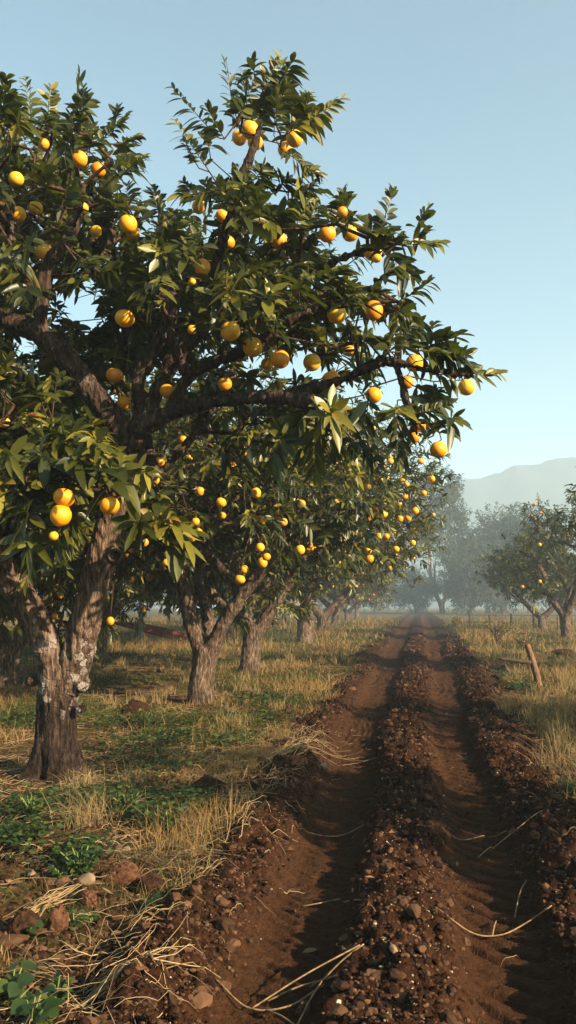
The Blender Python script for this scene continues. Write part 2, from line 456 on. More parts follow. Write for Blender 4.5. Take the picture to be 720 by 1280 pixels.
def sprigs_to_leaves(base, axis, length, kind, K, L0, r, st=6, face=None):
    """kind 0 rosette, 1 pinnate spray.  returns V,Q,rnd"""
    N = len(base); axis = nrmz(axis)
    upv = np.array([0, 0, 1.0])
    side = np.cross(axis, (upv+0.4*r.normal(size=(N, 3))) if face is None else (face+0.3*r.normal(size=(N, 3)))); side = nrmz(side)
    nor = np.cross(side, axis)
    a0 = r.uniform(0, 6.28, N); srnd = r.beta(1.6, 2.6, N)
    VV, QQ, RR = [], [], []; off = 0
    for k in range(K):
        t = k/(K-1.0)
        tt = np.where(kind == 1, 0.12+0.88*t, 0.45+0.55*t)
        curve = nor*(0.10*length*tt**2)[:, None]
        p = base+axis*(length*tt)[:, None]+curve
        ang = np.where(kind == 1, (k % 2)*PI+r.normal(0, 0.28, N), a0+k*2.4+r.normal(0, 0.25, N))
        rad = side*np.cos(ang)[:, None]+nor*np.sin(ang)[:, None]
        inc = np.where(kind == 1, np.radians(68-38*t), np.radians(95-62*t))+r.normal(0, 0.17, N)
        d = axis*np.cos(inc)[:, None]+rad*np.sin(inc)[:, None]
        nr = axis*np.sin(inc)[:, None]-rad*np.cos(inc)[:, None]
        nn = np.where((kind == 1)[:, None], nor+0.45*nr, nr+0.35*upv)+0.3*r.normal(size=(N, 3))
        L = L0*r.uniform(0.62, 1.15, N)*(1-0.45*t**3)
        W = L*r.uniform(0.27, 0.40, N)
        rn = np.clip(0.62*srnd+0.38*r.beta(1.5, 2.3, N)+0.22*(t > 0.85)*r.random(N), 0, 1)
        keep = r.random(N) > 0.10
        V, Q, R = leaf_arrays(p[keep], d[keep], nn[keep], L[keep], W[keep], r.uniform(0.05, 0.6, N)[keep], r.uniform(0.1, 0.5, N)[keep], rn[keep], st)
        VV.append(V); QQ.append(Q+off); RR.append(R); off += len(V)
    return np.vstack(VV), np.vstack(QQ), np.concatenate(RR)

def grow(limbs, targets, r, step=0.28):
    """limbs: list of (pts, rad). targets (N,3). returns chains [(pts, rad)]"""
    P0 = np.vstack([l[0] for l in limbs]); R0 = np.concatenate([l[1] for l in limbs])
    cap = len(P0)+len(targets)*14
    PP = np.zeros((cap, 3)); par = np.full(cap, -1); cnt = np.zeros(cap); fixed = np.zeros(cap)
    n = len(P0); PP[:n] = P0; fixed[:n] = R0; n0 = n
    d0 = np.array([np.min(np.sum((P0-t)**2, 1)) for t in targets])
    chains = []
    for ti in np.argsort(d0):
        t = targets[ti]
        dd = np.linalg.norm(PP[:n]-t, axis=1)
        dd[:n0] += np.where(R0 > 0.09, 0.5, 0.0)
        dd += 0.35*np.maximum(0, PP[:n, 2]-t[2])
        b = int(np.argmin(dd)); s = PP[b]
        D = np.linalg.norm(t-s); m = int(np.clip(D/step, 1, 12))
        idx = [b]; prev = b
        bend = r.normal(0, 0.10, 3)*D+np.array([0, 0, -0.10*D])
        for q in range(1, m+1):
            f = q/m
            p = s+(t-s)*f+bend*math.sin(PI*f)*(1 if m > 1 else 0)
            if q < m: p = p+r.normal(0, 0.015, 3)
            PP[n] = p; par[n] = prev; prev = n; idx.append(n); n += 1
        q = prev
        while q >= 0: cnt[q] += 1; q = par[q]
        chains.append(idx)
    out = []
    for idx in chains:
        rr = 0.0052*np.power(np.maximum(cnt[idx], 1), 0.46)
        if fixed[idx[0]] > 0: rr[0] = min(rr[1]*1.25, fixed[idx[0]])
        else: rr[0] = min(rr[0], rr[1]*1.3)
        out.append((PP[idx], rr))
    return out

def fuse(name, limbs, voxel, mat, seed, amp=1.0, attrs=None, extra=None):
    """limb tubes merged into one surface (voxel remesh) with bark relief"""
    mb = MB()
    for pts, rad in limbs:
        k = 20 if max(rad) > 0.08 else 12
        mb.add(*tube(pts, rad, k))
    if extra: extra(mb)
    me = mb.mesh('tmp'); o = bpy.data.objects.new('tmp', me); COL.objects.link(o)
    md = o.modifiers.new('r', 'REMESH'); md.mode = 'VOXEL'; md.voxel_size = voxel; md.adaptivity = 0
    ms = o.modifiers.new('s', 'SMOOTH'); ms.factor = 0.5; ms.iterations = 5
    dg = bpy.context.evaluated_depsgraph_get(); dg.update()
    m2 = bpy.data.meshes.new_from_object(o.evaluated_get(dg))
    bpy.data.objects.remove(o); bpy.data.meshes.remove(me)
    n = len(m2.vertices); co = np.zeros(n*3, np.float32); m2.vertices.foreach_get('co', co); co = co.reshape(-1, 3).astype(float)
    no = np.zeros(n*3, np.float32); m2.vertex_normals.foreach_get('vector', no); no = no.reshape(-1, 3)
    x, y, z = co.T
    lump = fbm3(x*3.2, y*3.2, z*2.2, 3, seed)
    rid = 1-np.abs(fbm3(x*13, y*13, z*3.0, 4, seed+7))*2.2
    rid2 = 1-np.abs(fbm3(x*30, y*30, z*9.0, 3, seed+9))*2.4
    d = amp*(0.034*lump+0.020*rid+0.009*rid2-0.014)
    if attrs is not None: d = d+attrs(co)[2]
    co = co+no*d[:, None]
    m2.vertices.foreach_set('co', co.astype(np.float32).ravel())
    if attrs is not None:
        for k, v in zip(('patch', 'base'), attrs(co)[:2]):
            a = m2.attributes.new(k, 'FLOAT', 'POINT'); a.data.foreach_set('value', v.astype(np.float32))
    m2.polygons.foreach_set('use_smooth', np.full(len(m2.polygons), True)); m2.update(); m2.name = name
    m2.materials.clear(); m2.materials.append(mat)
    return m2

def stems_mb(chains, base, axis, length, mb, kmin=4):
    for pts, rad in chains:
        mx = rad.max()
        if mx < 0.012 or len(pts) < 3: p2, r2 = pts, rad
        else: p2, r2 = smooth_path(pts, rad, 0.12)
        mb.add(*tube(p2, r2, 9 if mx > 0.03 else (6 if mx > 0.014 else kmin), cap=False))
    # twig of every sprig (vectorised triangular prism, 3 stations)
    N = len(base); a = nrmz(axis); up_ = np.array([0, 0, 1.0])
    s = nrmz(np.cross(a, up_+0.01)); n = np.cross(s, a)
    sts = []
    for f, rr in ((0, .006), (0.5, .0045), (1.0, .0025)):
        c = base+a*(length*f)[:, None]+n*(0.10*length*f*f)[:, None]
        for q in range(3):
            sts.append(c+(s*math.cos(q*2.094)+n*math.sin(q*2.094))*rr)
    V = np.stack(sts, 1).reshape(-1, 3)
    q = [[a_*3+b, a_*3+(b+1) % 3, (a_+1)*3+(b+1) % 3, (a_+1)*3+b] for a_ in range(2) for b in range(3)]
    Q = (np.array(q)[None]+(np.arange(N)*9)[:, None, None]).reshape(-1, 4)
    mb.add(V, Q)

# fruit meshes: three shapes with calyx dimple
def fruit_mesh(i, f=1.0):
    V, T = ICO4
    V = V.copy(); x, y, z = V.T
    r = 1+0.02*fbm3(x*1.5, y*1.5, z*1.5, 2, 70+i)-0.10*np.exp(-((1-z)/0.05))+0.03*np.exp(-((1+z)/0.05))*(i == 1)
    V = V*r[:, None]*np.array([1, 1, [0.97, 1.04, 0.93][i]])
    return mk_mesh('fruit', V, None, T)
FR = [fruit_mesh(i) for i in range(3)]
for m in FR: m.materials.append(M_FRUIT)
def add_fruit(root, loc, rad, r, i=0):
    o = bpy.data.objects.new('fruit', FR[int(r.integers(3))]); COL.objects.link(o)
    o.parent = root; o.location = loc; o.scale = (rad, rad*r.uniform(0.96, 1.04), rad*r.uniform(0.9, 1.08))
    o.rotation_euler = (r.normal(0, 0.25), r.normal(0, 0.25), r.uniform(0, 6.28))
    return o

# ------------------------------------------------------------------ the big tree in the foreground
def big_tree():
    r = np.random.default_rng(5)
    Y0 = 8.07
    base = P(68, 975, Y0); base[2] = 0
    def pl(L, step=0.1):
        pts = [P(a, b, c) for a, b, c, _ in L]; rad = [0.9*q*c/F for _, _, c, q in L]
        return smooth_path(pts, rad, step)
    limbs = [
        pl([(66, 992, 8.07, 40), (68, 965, 8.07, 33), (70, 925, 8.07, 29), (71, 885, 8.07, 28), (75, 855, 8.07, 27), (80, 832, 8.07, 20)]),
        pl([(72, 868, 8.05, 20), (58, 812, 8.0, 20), (33, 755, 7.9, 20), (3, 710, 7.8, 19), (-50, 655, 7.7, 17), (-110, 590, 7.6, 13), (-170, 500, 7.6, 9)]),
        pl([(84, 865, 8.05, 19), (98, 810, 8.05, 21), (117, 735, 8.0, 20), (134, 665, 7.95, 19), (148, 610, 7.9, 18), (163, 560, 7.85, 17), (172, 535, 7.8, 17)]),
        # dark limb up to the left
        pl([(172, 560, 7.8, 16), (150, 535, 7.75, 18), (118, 495, 7.6, 18), (85, 450, 7.5, 16), (48, 418, 7.5, 14), (0, 395, 7.5, 12), (-60, 370, 7.6, 10), (-130, 330, 7.7, 7)]),
        # upright from it
        pl([(52, 415, 7.5, 9), (50, 375, 7.5, 11), (62, 330, 7.5, 11), (90, 285, 7.5, 9), (105, 230, 7.5, 6)]),
        pl([(50, 395, 7.5, 8), (20, 330, 7.7, 6), (10, 250, 7.8, 5)]),
        # long horizontal limb to the right
        pl([(160, 548, 7.8, 15), (185, 528, 7.7, 14), (225, 512, 7.6, 11), (275, 502, 7.4, 9), (340, 496, 7.2, 8.5), (400, 505, 7.0, 7), (440, 535, 6.9, 5)]),
        pl([(350, 496, 7.2, 7), (420, 478, 7.0, 6.5), (480, 452, 6.9, 5.5), (530, 462, 6.8, 4), (590, 470, 6.8, 2.5)]),
        pl([(495, 452, 6.9, 4), (508, 500, 6.8, 4), (522, 545, 6.8, 2.5)]),
        # up-right limbs
        pl([(165, 560, 7.85, 13), (185, 515, 7.9, 12), (205, 470, 8.0, 12), (232, 430, 8.0, 11), (270, 395, 8.0, 9), (320, 352, 7.9, 8), (375, 345, 7.7, 7), (430, 322, 7.5, 5), (490, 300, 7.4, 3)]),
        pl([(215, 512, 7.7, 10), (240, 465, 7.7, 9), (300, 440, 7.5, 7), (350, 410, 7.4, 6), (420, 372, 7.3, 5), (465, 360, 7.3, 3)]),
        pl([(172, 550, 7.9, 9), (173, 500, 7.6, 8), (176, 465, 7.5, 8), (195, 435, 7.5, 7), (215, 380, 7.6, 6), (205, 320, 7.7, 5)]),
        pl([(232, 468, 7.5, 5.5), (215, 420, 7.4, 5), (222, 370, 7.5, 4)]),
        pl([(235, 430, 8.0, 8), (265, 350, 7.9, 7), (283, 285, 7.6, 6), (305, 218, 7.5, 5.5), (322, 170, 7.5, 4.5), (340, 110, 7.5, 2.5)]),
        pl([(178, 600, 7.9, 8), (190, 585, 8.1, 7), (183, 540, 8.4, 7), (170, 470, 8.8, 7), (150, 380, 9.2, 6), (140, 300, 9.3, 4)]),
        pl([(150, 610, 8.0, 8), (178, 595, 8.2, 6), (200, 590, 8.6, 5), (260, 520, 9.2, 6), (310, 420, 9.5, 5), (340, 330, 9.5, 3.5)]),
        pl([(25, 735, 7.9, 8), (-10, 650, 7.3, 8), (20, 590, 6.9, 6), (60, 560, 6.7, 4), (110, 590, 6.6, 3)]),
        pl([(143, 625, 7.9, 6), (120, 600, 7.2, 5), (100, 585, 6.8, 4), (70, 590, 6.7, 3)]),
        pl([(75, 560, 7.4, 4), (80, 562, 7.3, 4), (60, 545, 6.9, 4), (20, 530, 6.8, 3.5)]),
    ]
    # blobs px, py, r px, depths, density
    B = [(30, 175, 62, (7.0, 8.6), 1.1), (-30, 230, 90, (7.0, 8.6), 1), (110, 225, 62, (7.0, 8.4), 1.2), (100, 160, 35, (7.6,), 1), (35, 300, 85, (6.8, 8.2, 9.4), 1), (120, 300, 62, (7.2, 8.8), 0.9),
         (188, 308, 46, (7.0, 8.4), 1.1), (225, 345, 62, (6.9, 8.2, 9.3), 1), (300, 160, 42, (7.4,), 1.5), (345, 175, 42, (7.5,), 1.3), (340, 118, 28, (7.5,), 1.2), (275, 220, 38, (7.5,), 1), (330, 235, 50, (7.5,), 1.2), (285, 275, 55, (7.3, 8.4), 1),
         (295, 350, 70, (6.9, 8.0, 9.2), 1.1), (355, 302, 50, (7.2, 8.4), 1.2), (395, 340, 58, (7.0, 8.2), 1.1), (440, 304, 32, (7.2,), 1.5), (480, 312, 24, (7.2,), 1.5), (465, 350, 38, (7.1,), 1.2), (510, 310, 22, (7.2,), 1.2),
         (410, 400, 66, (6.9, 8.2), 1.1), (350, 430, 66, (6.8, 8.0), 1), (275, 420, 60, (6.8, 8.6), 0.9), (460, 400, 52, (7.0, 7.9), 1.1), (450, 450, 50, (6.9,), 1.2), (520, 440, 38, (6.8,), 1.5), (490, 470, 42, (6.8,), 1.4), (550, 455, 22, (6.8,), 1.2), (545, 515, 26, (6.8,), 1.5), (498, 520, 30, (6.8,), 1.2),
         (200, 400, 60, (8.8, 9.6), 0.8), (130, 420, 70, (9.0, 9.9), 0.8), (20, 470, 45, (8.6,), 0.7), (-40, 400, 80, (8.4, 9.4), 0.9), (270, 480, 60, (9.2,), 0.9), (90, 500, 60, (8.9, 9.8), 1.1), (20, 560, 70, (8.8, 9.8), 1.1),
         (50, 525, 48, (6.7,), 1.5), (10, 500, 34, (6.8,), 1.2), (100, 560, 42, (6.6,), 1.4), (25, 600, 60, (6.9, 8.4), 1.2), (105, 605, 42, (6.6,), 1.3), (60, 640, 60, (7.6, 8.6), 1.3), (140, 590, 25, (6.7,), 1.3), (-30, 690, 70, (8.8,), 1.3), (90, 680, 50, (8.9,), 1.2), (170, 640, 25, (7.0,), 1),
         (400, 470, 52, (7.0, 8.2), 1.1), (320, 540, 50, (8.8,), 0.9), (390, 530, 42, (7.3, 8.0), 1.2), (-100, 320, 110, (7.6, 9.0), 1), (-100, 480, 110, (7.4, 9.0), 1), (-110, 180, 80, (8,), 1), (-90, 620, 90, (7.4, 8.8), 1), (-170, 400, 90, (8,), 1), (-160, 560, 80, (8,), 1),
         (200, 330, 90, (10.3,), 0.8), (60, 260, 90, (10.2,), 0.8), (330, 360, 80, (10.2,), 0.7), (60, 440, 90, (10.8,), 0.7)]
    tg = []; ctr = []
    for (px, py, rp, ds, den) in B:
        for Yd in ds:
            c = P(px, py, Yd); R = rp*Yd/F*0.98
            N = max(3, int(r.poisson(150*den*R**2.3+1)))
            v = nrmz(r.normal(size=(N, 3)))*(r.random(N)**(1/2.1))[:, None]*R
            tg.append(c+v*np.array([1, 1.05, 1])); ctr.append(np.repeat(c[None], N, 0))
    tg = np.vstack(tg); ctr = np.vstack(ctr)
    cc = P(120, 420, 8.0)
    ax = nrmz(tg-ctr)*0.7+nrmz(tg-cc)*0.6+r.normal(0, 0.42, tg.shape)+np.array([0, 0, 0.38])
    # sprays that make the outline
    S = [(272, 172, 212, 112, 7.4), (300, 165, 272, 74, 7.5), (330, 150, 330, 90, 7.6), (345, 155, 352, 64, 7.5), (352, 172, 432, 124, 7.4), (350, 185, 402, 226, 7.4), (262, 215, 214, 152, 7.6), (285, 235, 215, 252, 7.4), (478, 300, 490, 236, 7.2),
         (495, 305, 553, 308, 7.2), (480, 315, 520, 350, 7.1), (540, 468, 630, 472, 6.8), (497, 500, 495, 588, 6.8), (530, 450, 545, 404, 6.8), (500, 440, 512, 405, 6.8), (510, 520, 566, 508, 6.8), (520, 530, 560, 530, 6.8), (40, 165, 32, 98, 7.3), (98, 165, 108, 108, 7.4),
         (120, 180, 165, 145, 7.4), (140, 200, 182, 200, 7.4), (140, 170, 150, 135, 7.6), (10, 160, -6, 118, 7.5), (395, 520, 388, 600, 7.0), (430, 500, 440, 570, 6.9), (420, 280, 428, 240, 7.3), (385, 285, 395, 255, 7.3), (250, 250, 228, 228, 7.5), (200, 270, 190, 235, 7.5),
         (60, 640, 30, 735, 7.2), (85, 650, 55, 700, 6.9), (360, 250, 395, 232, 7.4), (540, 440, 590, 462, 6.8), (440, 545, 470, 580, 6.9), (345, 520, 340, 590, 7.2), (150, 180, 176, 172, 7.6), (60, 150, 62, 108, 7.8), (310, 140, 300, 90, 7.7), (365, 140, 385, 120, 7.7), (325, 120, 350, 75, 7.7)]
    sb = np.array([P(a, b, c) for a, b, _, _, c in S]); se = np.array([P(c, d, e+0.05*((k % 3)-1)) for k, (_, _, c, d, e) in enumerate(S)])
    # fruit
    FP = [(25, 160, 9), (99, 199, 11), (123, 212, 10), (20, 224, 10), (22, 268, 11), (44, 260, 10), (55, 315, 11), (160, 280, 12), (120, 289, 8), (166, 291, 9), (156, 398, 13), (253, 335, 11), (288, 414, 13), (284, 303, 10), (312, 162, 11), (319, 178, 10), (299, 172, 9.5), (368, 173, 11), (357, 187, 10), (249, 258, 9), (278, 270, 9), (348, 300, 10.5),
          (409, 292, 11), (438, 292, 10.5), (466, 315, 11), (428, 265, 7), (471, 323, 6), (421, 393, 12), (467, 388, 11.5), (518, 454, 11), (583, 484, 10), (390, 453, 11), (350, 449, 12), (316, 434, 12), (436, 437, 10), (414, 476, 12), (467, 494, 10), (548, 562, 10.5), (518, 547, 6.5), (525, 533, 7), (509, 478, 8),
          (80, 622, 13.5), (76, 644, 13.5), (137, 632, 12.5), (143, 469, 11), (209, 489, 10), (155, 504, 9), (281, 480, 9), (103, 260, 8), (55, 180, 7), (240, 412, 6), (334, 455, 8), (6, 528, 7), (240, 352, 5), (67, 670, 6), (-40, 300, 12), (-60, 420, 12), (-90, 240, 12)]
    RF = 0.082
    fpos = []
    for px, py, rp in FP:
        Yf = float(np.clip(RF*F/rp, 6.35, 8.6)); 
        if rp < 7.5: Yf = 7.2
        if py > 600 and px < 160: Yf = 6.3
        if (px, py) in ((143, 469), (209, 489), (155, 504), (281, 480)): Yf = 7.9
        Yf -= 0.15
        fpos.append((P(px, py, Yf), 1.04*rp*Yf/F))
    fp3 = np.array([q[0] for q in fpos]); frd = np.array([q[1] for q in fpos])
    # rosette above every fruit
    rb = fp3+np.array([0, 0.10, 0.02])+np.stack([r.normal(0, .03, len(fp3)), r.uniform(0.02, .1, len(fp3)), frd*1.0+0.02], 1)
    ra = np.stack([r.normal(0, .5, len(fp3)), r.normal(0.3, .3, len(fp3)), np.full(len(fp3), 0.9)], 1)
    # drop sprigs that would hang right in front of fruit or of the bare limbs
    def culled(b, a, pad=1.0):
        tip = b+nrmz(a)*0.22
        k = np.ones(len(b), bool)
        for (p, rd) in fpos:
            for t_ in (0.1, 0.28, 0.48, 0.7): k &= np.linalg.norm(tip-(p+SD*t_), axis=1) > 0.17
        x, y = proj(tip); dep = tip[:, 1]
        for (p, rd) in fpos:
            fx, fy = proj(p[None]); k &= ~(((np.hypot(x-fx[0], y-fy[0]) < 31*pad) & (dep < p[1]+0.10)) & ~(np.linalg.norm(tip-p, axis=1) < 0.01))
        for li, w in ((0, 60), (1, 42), (2, 32), (3, 16), (6, 16), (11, 12)):
            pts = limbs[li][0]; lx, ly = proj(pts)
            if li == 2: pts = pts[: int(len(pts)*0.72)]; lx, ly = proj(pts)
            for q in range(0, len(pts), 2):
                k &= ~((np.hypot(x-lx[q], y-ly[q]) < w) & (dep < pts[q, 1]+0.1))
        # open sky windows in the crown
        for wx, wy, ww in ((100, 375, 22), (30, 430, 20), (75, 395, 12), (22, 440, 14), (285, 300, 8), (190, 250, 12)):
            k &= ~(np.hypot(x-wx, y-wy) < ww)
        return k
    k = culled(tg, ax); tg, ax = tg[k], ax[k]
    kk = np.zeros(len(tg), int); kk[r.random(len(tg)) < 0.62] = 1
    # leaning hanging sprays
    hang = r.random(len(tg)) < 0.16; ax[hang, 2] -= 1.1
    base_all = np.vstack([tg, rb]); ax_all = np.vstack([ax, ra])
    kk = np.concatenate([kk, np.zeros(len(rb), int)])
    ln = r.uniform(0.16, 0.34, len(base_all)); ln[kk == 0] *= 0.7
    V1, Q1, R1 = sprigs_to_leaves(base_all, ax_all, ln, kk, 15, 0.20, r)
    V2, Q2, R2 = sprigs_to_leaves(sb, se-sb, np.linalg.norm(se-sb, axis=1)*0.93, np.ones(len(sb), int), 26, 0.175, r, face=np.array([0.35, -0.75, 0.5]))
    big = []
    for px, py, Yd in [(80, 600, 6.2), (30, 590, 6.3), (55, 575, 6.4), (110, 590, 6.2), (140, 608, 6.2), (165, 620, 6.3), (150, 600, 6.4), (40, 545, 6.5), (10, 515, 6.5), (90, 555, 6.4), (60, 510, 6.5), (120, 570, 6.4), (175, 640, 6.5), (205, 690, 6.8), (190, 660, 6.8), (215, 665, 6.8), (0, 570, 6.4), (15, 620, 6.4), (45, 660, 6.4), (230, 360, 6.6), (250, 400, 6.7), (290, 385, 6.5), (300, 455, 6.6), (340, 420, 6.6), (200, 370, 6.7), (260, 310, 6.7), (420, 440, 6.7), (440, 480, 6.7), (370, 380, 6.6), (320, 390, 6.5), (70, 250, 6.9), (30, 290, 6.8), (10, 200, 7), (120, 250, 6.9), (400, 520, 6.7), (425, 470, 6.7)]:
        for _ in range(2): big.append(P(px+r.normal(0, 8), py+r.normal(0, 8), Yd+r.normal(0, 0.1)))
    big = np.array(big); bax = np.stack([r.normal(0, .5, len(big)), r.normal(-.55, .3, len(big)), r.normal(.35, .4, len(big))], 1)
    kb = np.ones(len(big), bool); bxp, byp = proj(big+nrmz(bax)*0.12)
    for (p, rd) in fpos:
        fx, fy = proj(p[None]); kb &= ~((np.hypot(bxp-fx[0], byp-fy[0]) < 40) & (big[:, 1] < p[1]+0.1))
    big, bax = big[kb], bax[kb]
    V3, Q3, R3 = sprigs_to_leaves(big, bax, np.full(len(big), 0.2), np.zeros(len(big), int), 13, 0.25, r)
    R3 = np.clip(R3+0.12, 0, 0.9)
    V = np.vstack([V1, V2, V3]); Q = np.vstack([Q1, Q2+len(V1), Q3+len(V1)+len(V2)]); R = np.concatenate([R1, R2, R3])
    root = empty('fruit_tree', base)
    tag(root, 'big gnarled fruit tree in the left foreground, pale scaly patches on its forked trunk', 'tree', 'fruit trees in the row left of the track')
    bo = base
    link('crown', mk_mesh('crown', V-bo, Q, None, {'rnd': R}), M_LEAF, root)
    T_all = np.vstack([base_all, sb, big])
    ch = grow(limbs, T_all, r)
    mb = MB()
    stems_mb([(p-bo, q) for p, q in ch], T_all-bo, np.vstack([ax_all, se-sb, bax]), np.concatenate([ln, np.linalg.norm(se-sb, axis=1)*0.93, np.full(len(big), 0.2)]), mb)
    for p, rd in fpos:   # fruit stalks
        j = np.argmin(np.sum((rb-p)**2, 1))
        mb.add(*tube(np.array([rb[j], (rb[j]+p+[0, 0, rd])/2+[0.01, 0, 0], p+[0, 0, rd*0.9]])-bo, [0.006, 0.005, 0.006], 5))
    link('branches', mb.mesh('branches'), M_TWIG, root)
    fork_z = 1.0
    def attrs(co):
        x, y, z = co.T
        pm = np.clip(gau(z, 1.0, 0.40)*0.55+0.6*gau(z, 0.95, 0.4)*fbm3(x*4, y*4, z*4, 3, 3), 0, 0.75)
        b = np.maximum(1-sst(0.65, 1.0, z+0.2*fbm3(x*3, y*3, z*3, 3, 8)), 0.7*sst(2.6, 3.2, z+0.3*fbm3(x*2, y*2, z*2, 3, 9)))  # lower trunk: bark tone and shade in colour; upper limbs: shade in colour
        flare = 0.16*np.exp(-np.maximum(z, 0)/0.13)*(0.45+0.55*np.sin(5*np.arctan2(y, x)+1.0)*(1+0.3*np.sin(3*np.arctan2(y, x))))
        crev = flare-0.06*gau(x-0.06-0.05*np.sin(z*4), 0.0, 0.035)*(y < 0)*(1-sst(0.45, 0.75, z))
        return pm, b, crev + 0.02*pm*fbm3(x*11, y*11, z*11, 2, 77)
    def knots(mb):
        for px, py, Yk, rk in ((141, 695, 7.72, 0.075), (103, 855, 7.98, 0.07), (101, 885, 7.98, 0.05), (41, 850, 8.0, 0.06)):
            c = P(px, py, Yk)-bo; V_, T_ = ICO2; mb.add(V_*rk, None, T_); mb.V[-1] += c
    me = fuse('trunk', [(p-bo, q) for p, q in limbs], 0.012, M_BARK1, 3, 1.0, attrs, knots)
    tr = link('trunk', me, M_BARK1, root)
    # cut branch stub with a hollow ring
    c = P(142, 694, 7.60)-bo; dirv = nrmz(np.array([0.25, -1, 0.05])); s1 = nrmz(np.cross(dirv, [0, 0, 1])); s2 = np.cross(s1, dirv)
    prof = [(-0.10, 0.075), (-0.02, 0.068), (0.0, 0.060), (0.004, 0.045), (-0.012, 0.034), (-0.05, 0.026)]
    kk_ = 18; V_ = []
    for h, rr in prof:
        for a in range(kk_):
            an = a*2*PI/kk_; w = 1+0.10*math.sin(3*an+1)+0.05*math.sin(5*an)
            V_.append(c+dirv*h+(s1*math.cos(an)+s2*math.sin(an))*rr*w)
    V_.append(c-dirv*0.055); m = len(prof)
    Q_ = [[i*kk_+j, i*kk_+(j+1) % kk_, (i+1)*kk_+(j+1) % kk_, (i+1)*kk_+j] for i in range(m-1) for j in range(kk_)]
    T_ = [[(m-1)*kk_+j, (m-1)*kk_+(j+1) % kk_, m*kk_] for j in range(kk_)]
    link('branch_stub', mk_mesh('branch_stub', np.array(V_), Q_, T_), M_BARK, root)
    for p, rd in fpos: add_fruit(root, p-bo, rd, r)
    return root
big_tree()

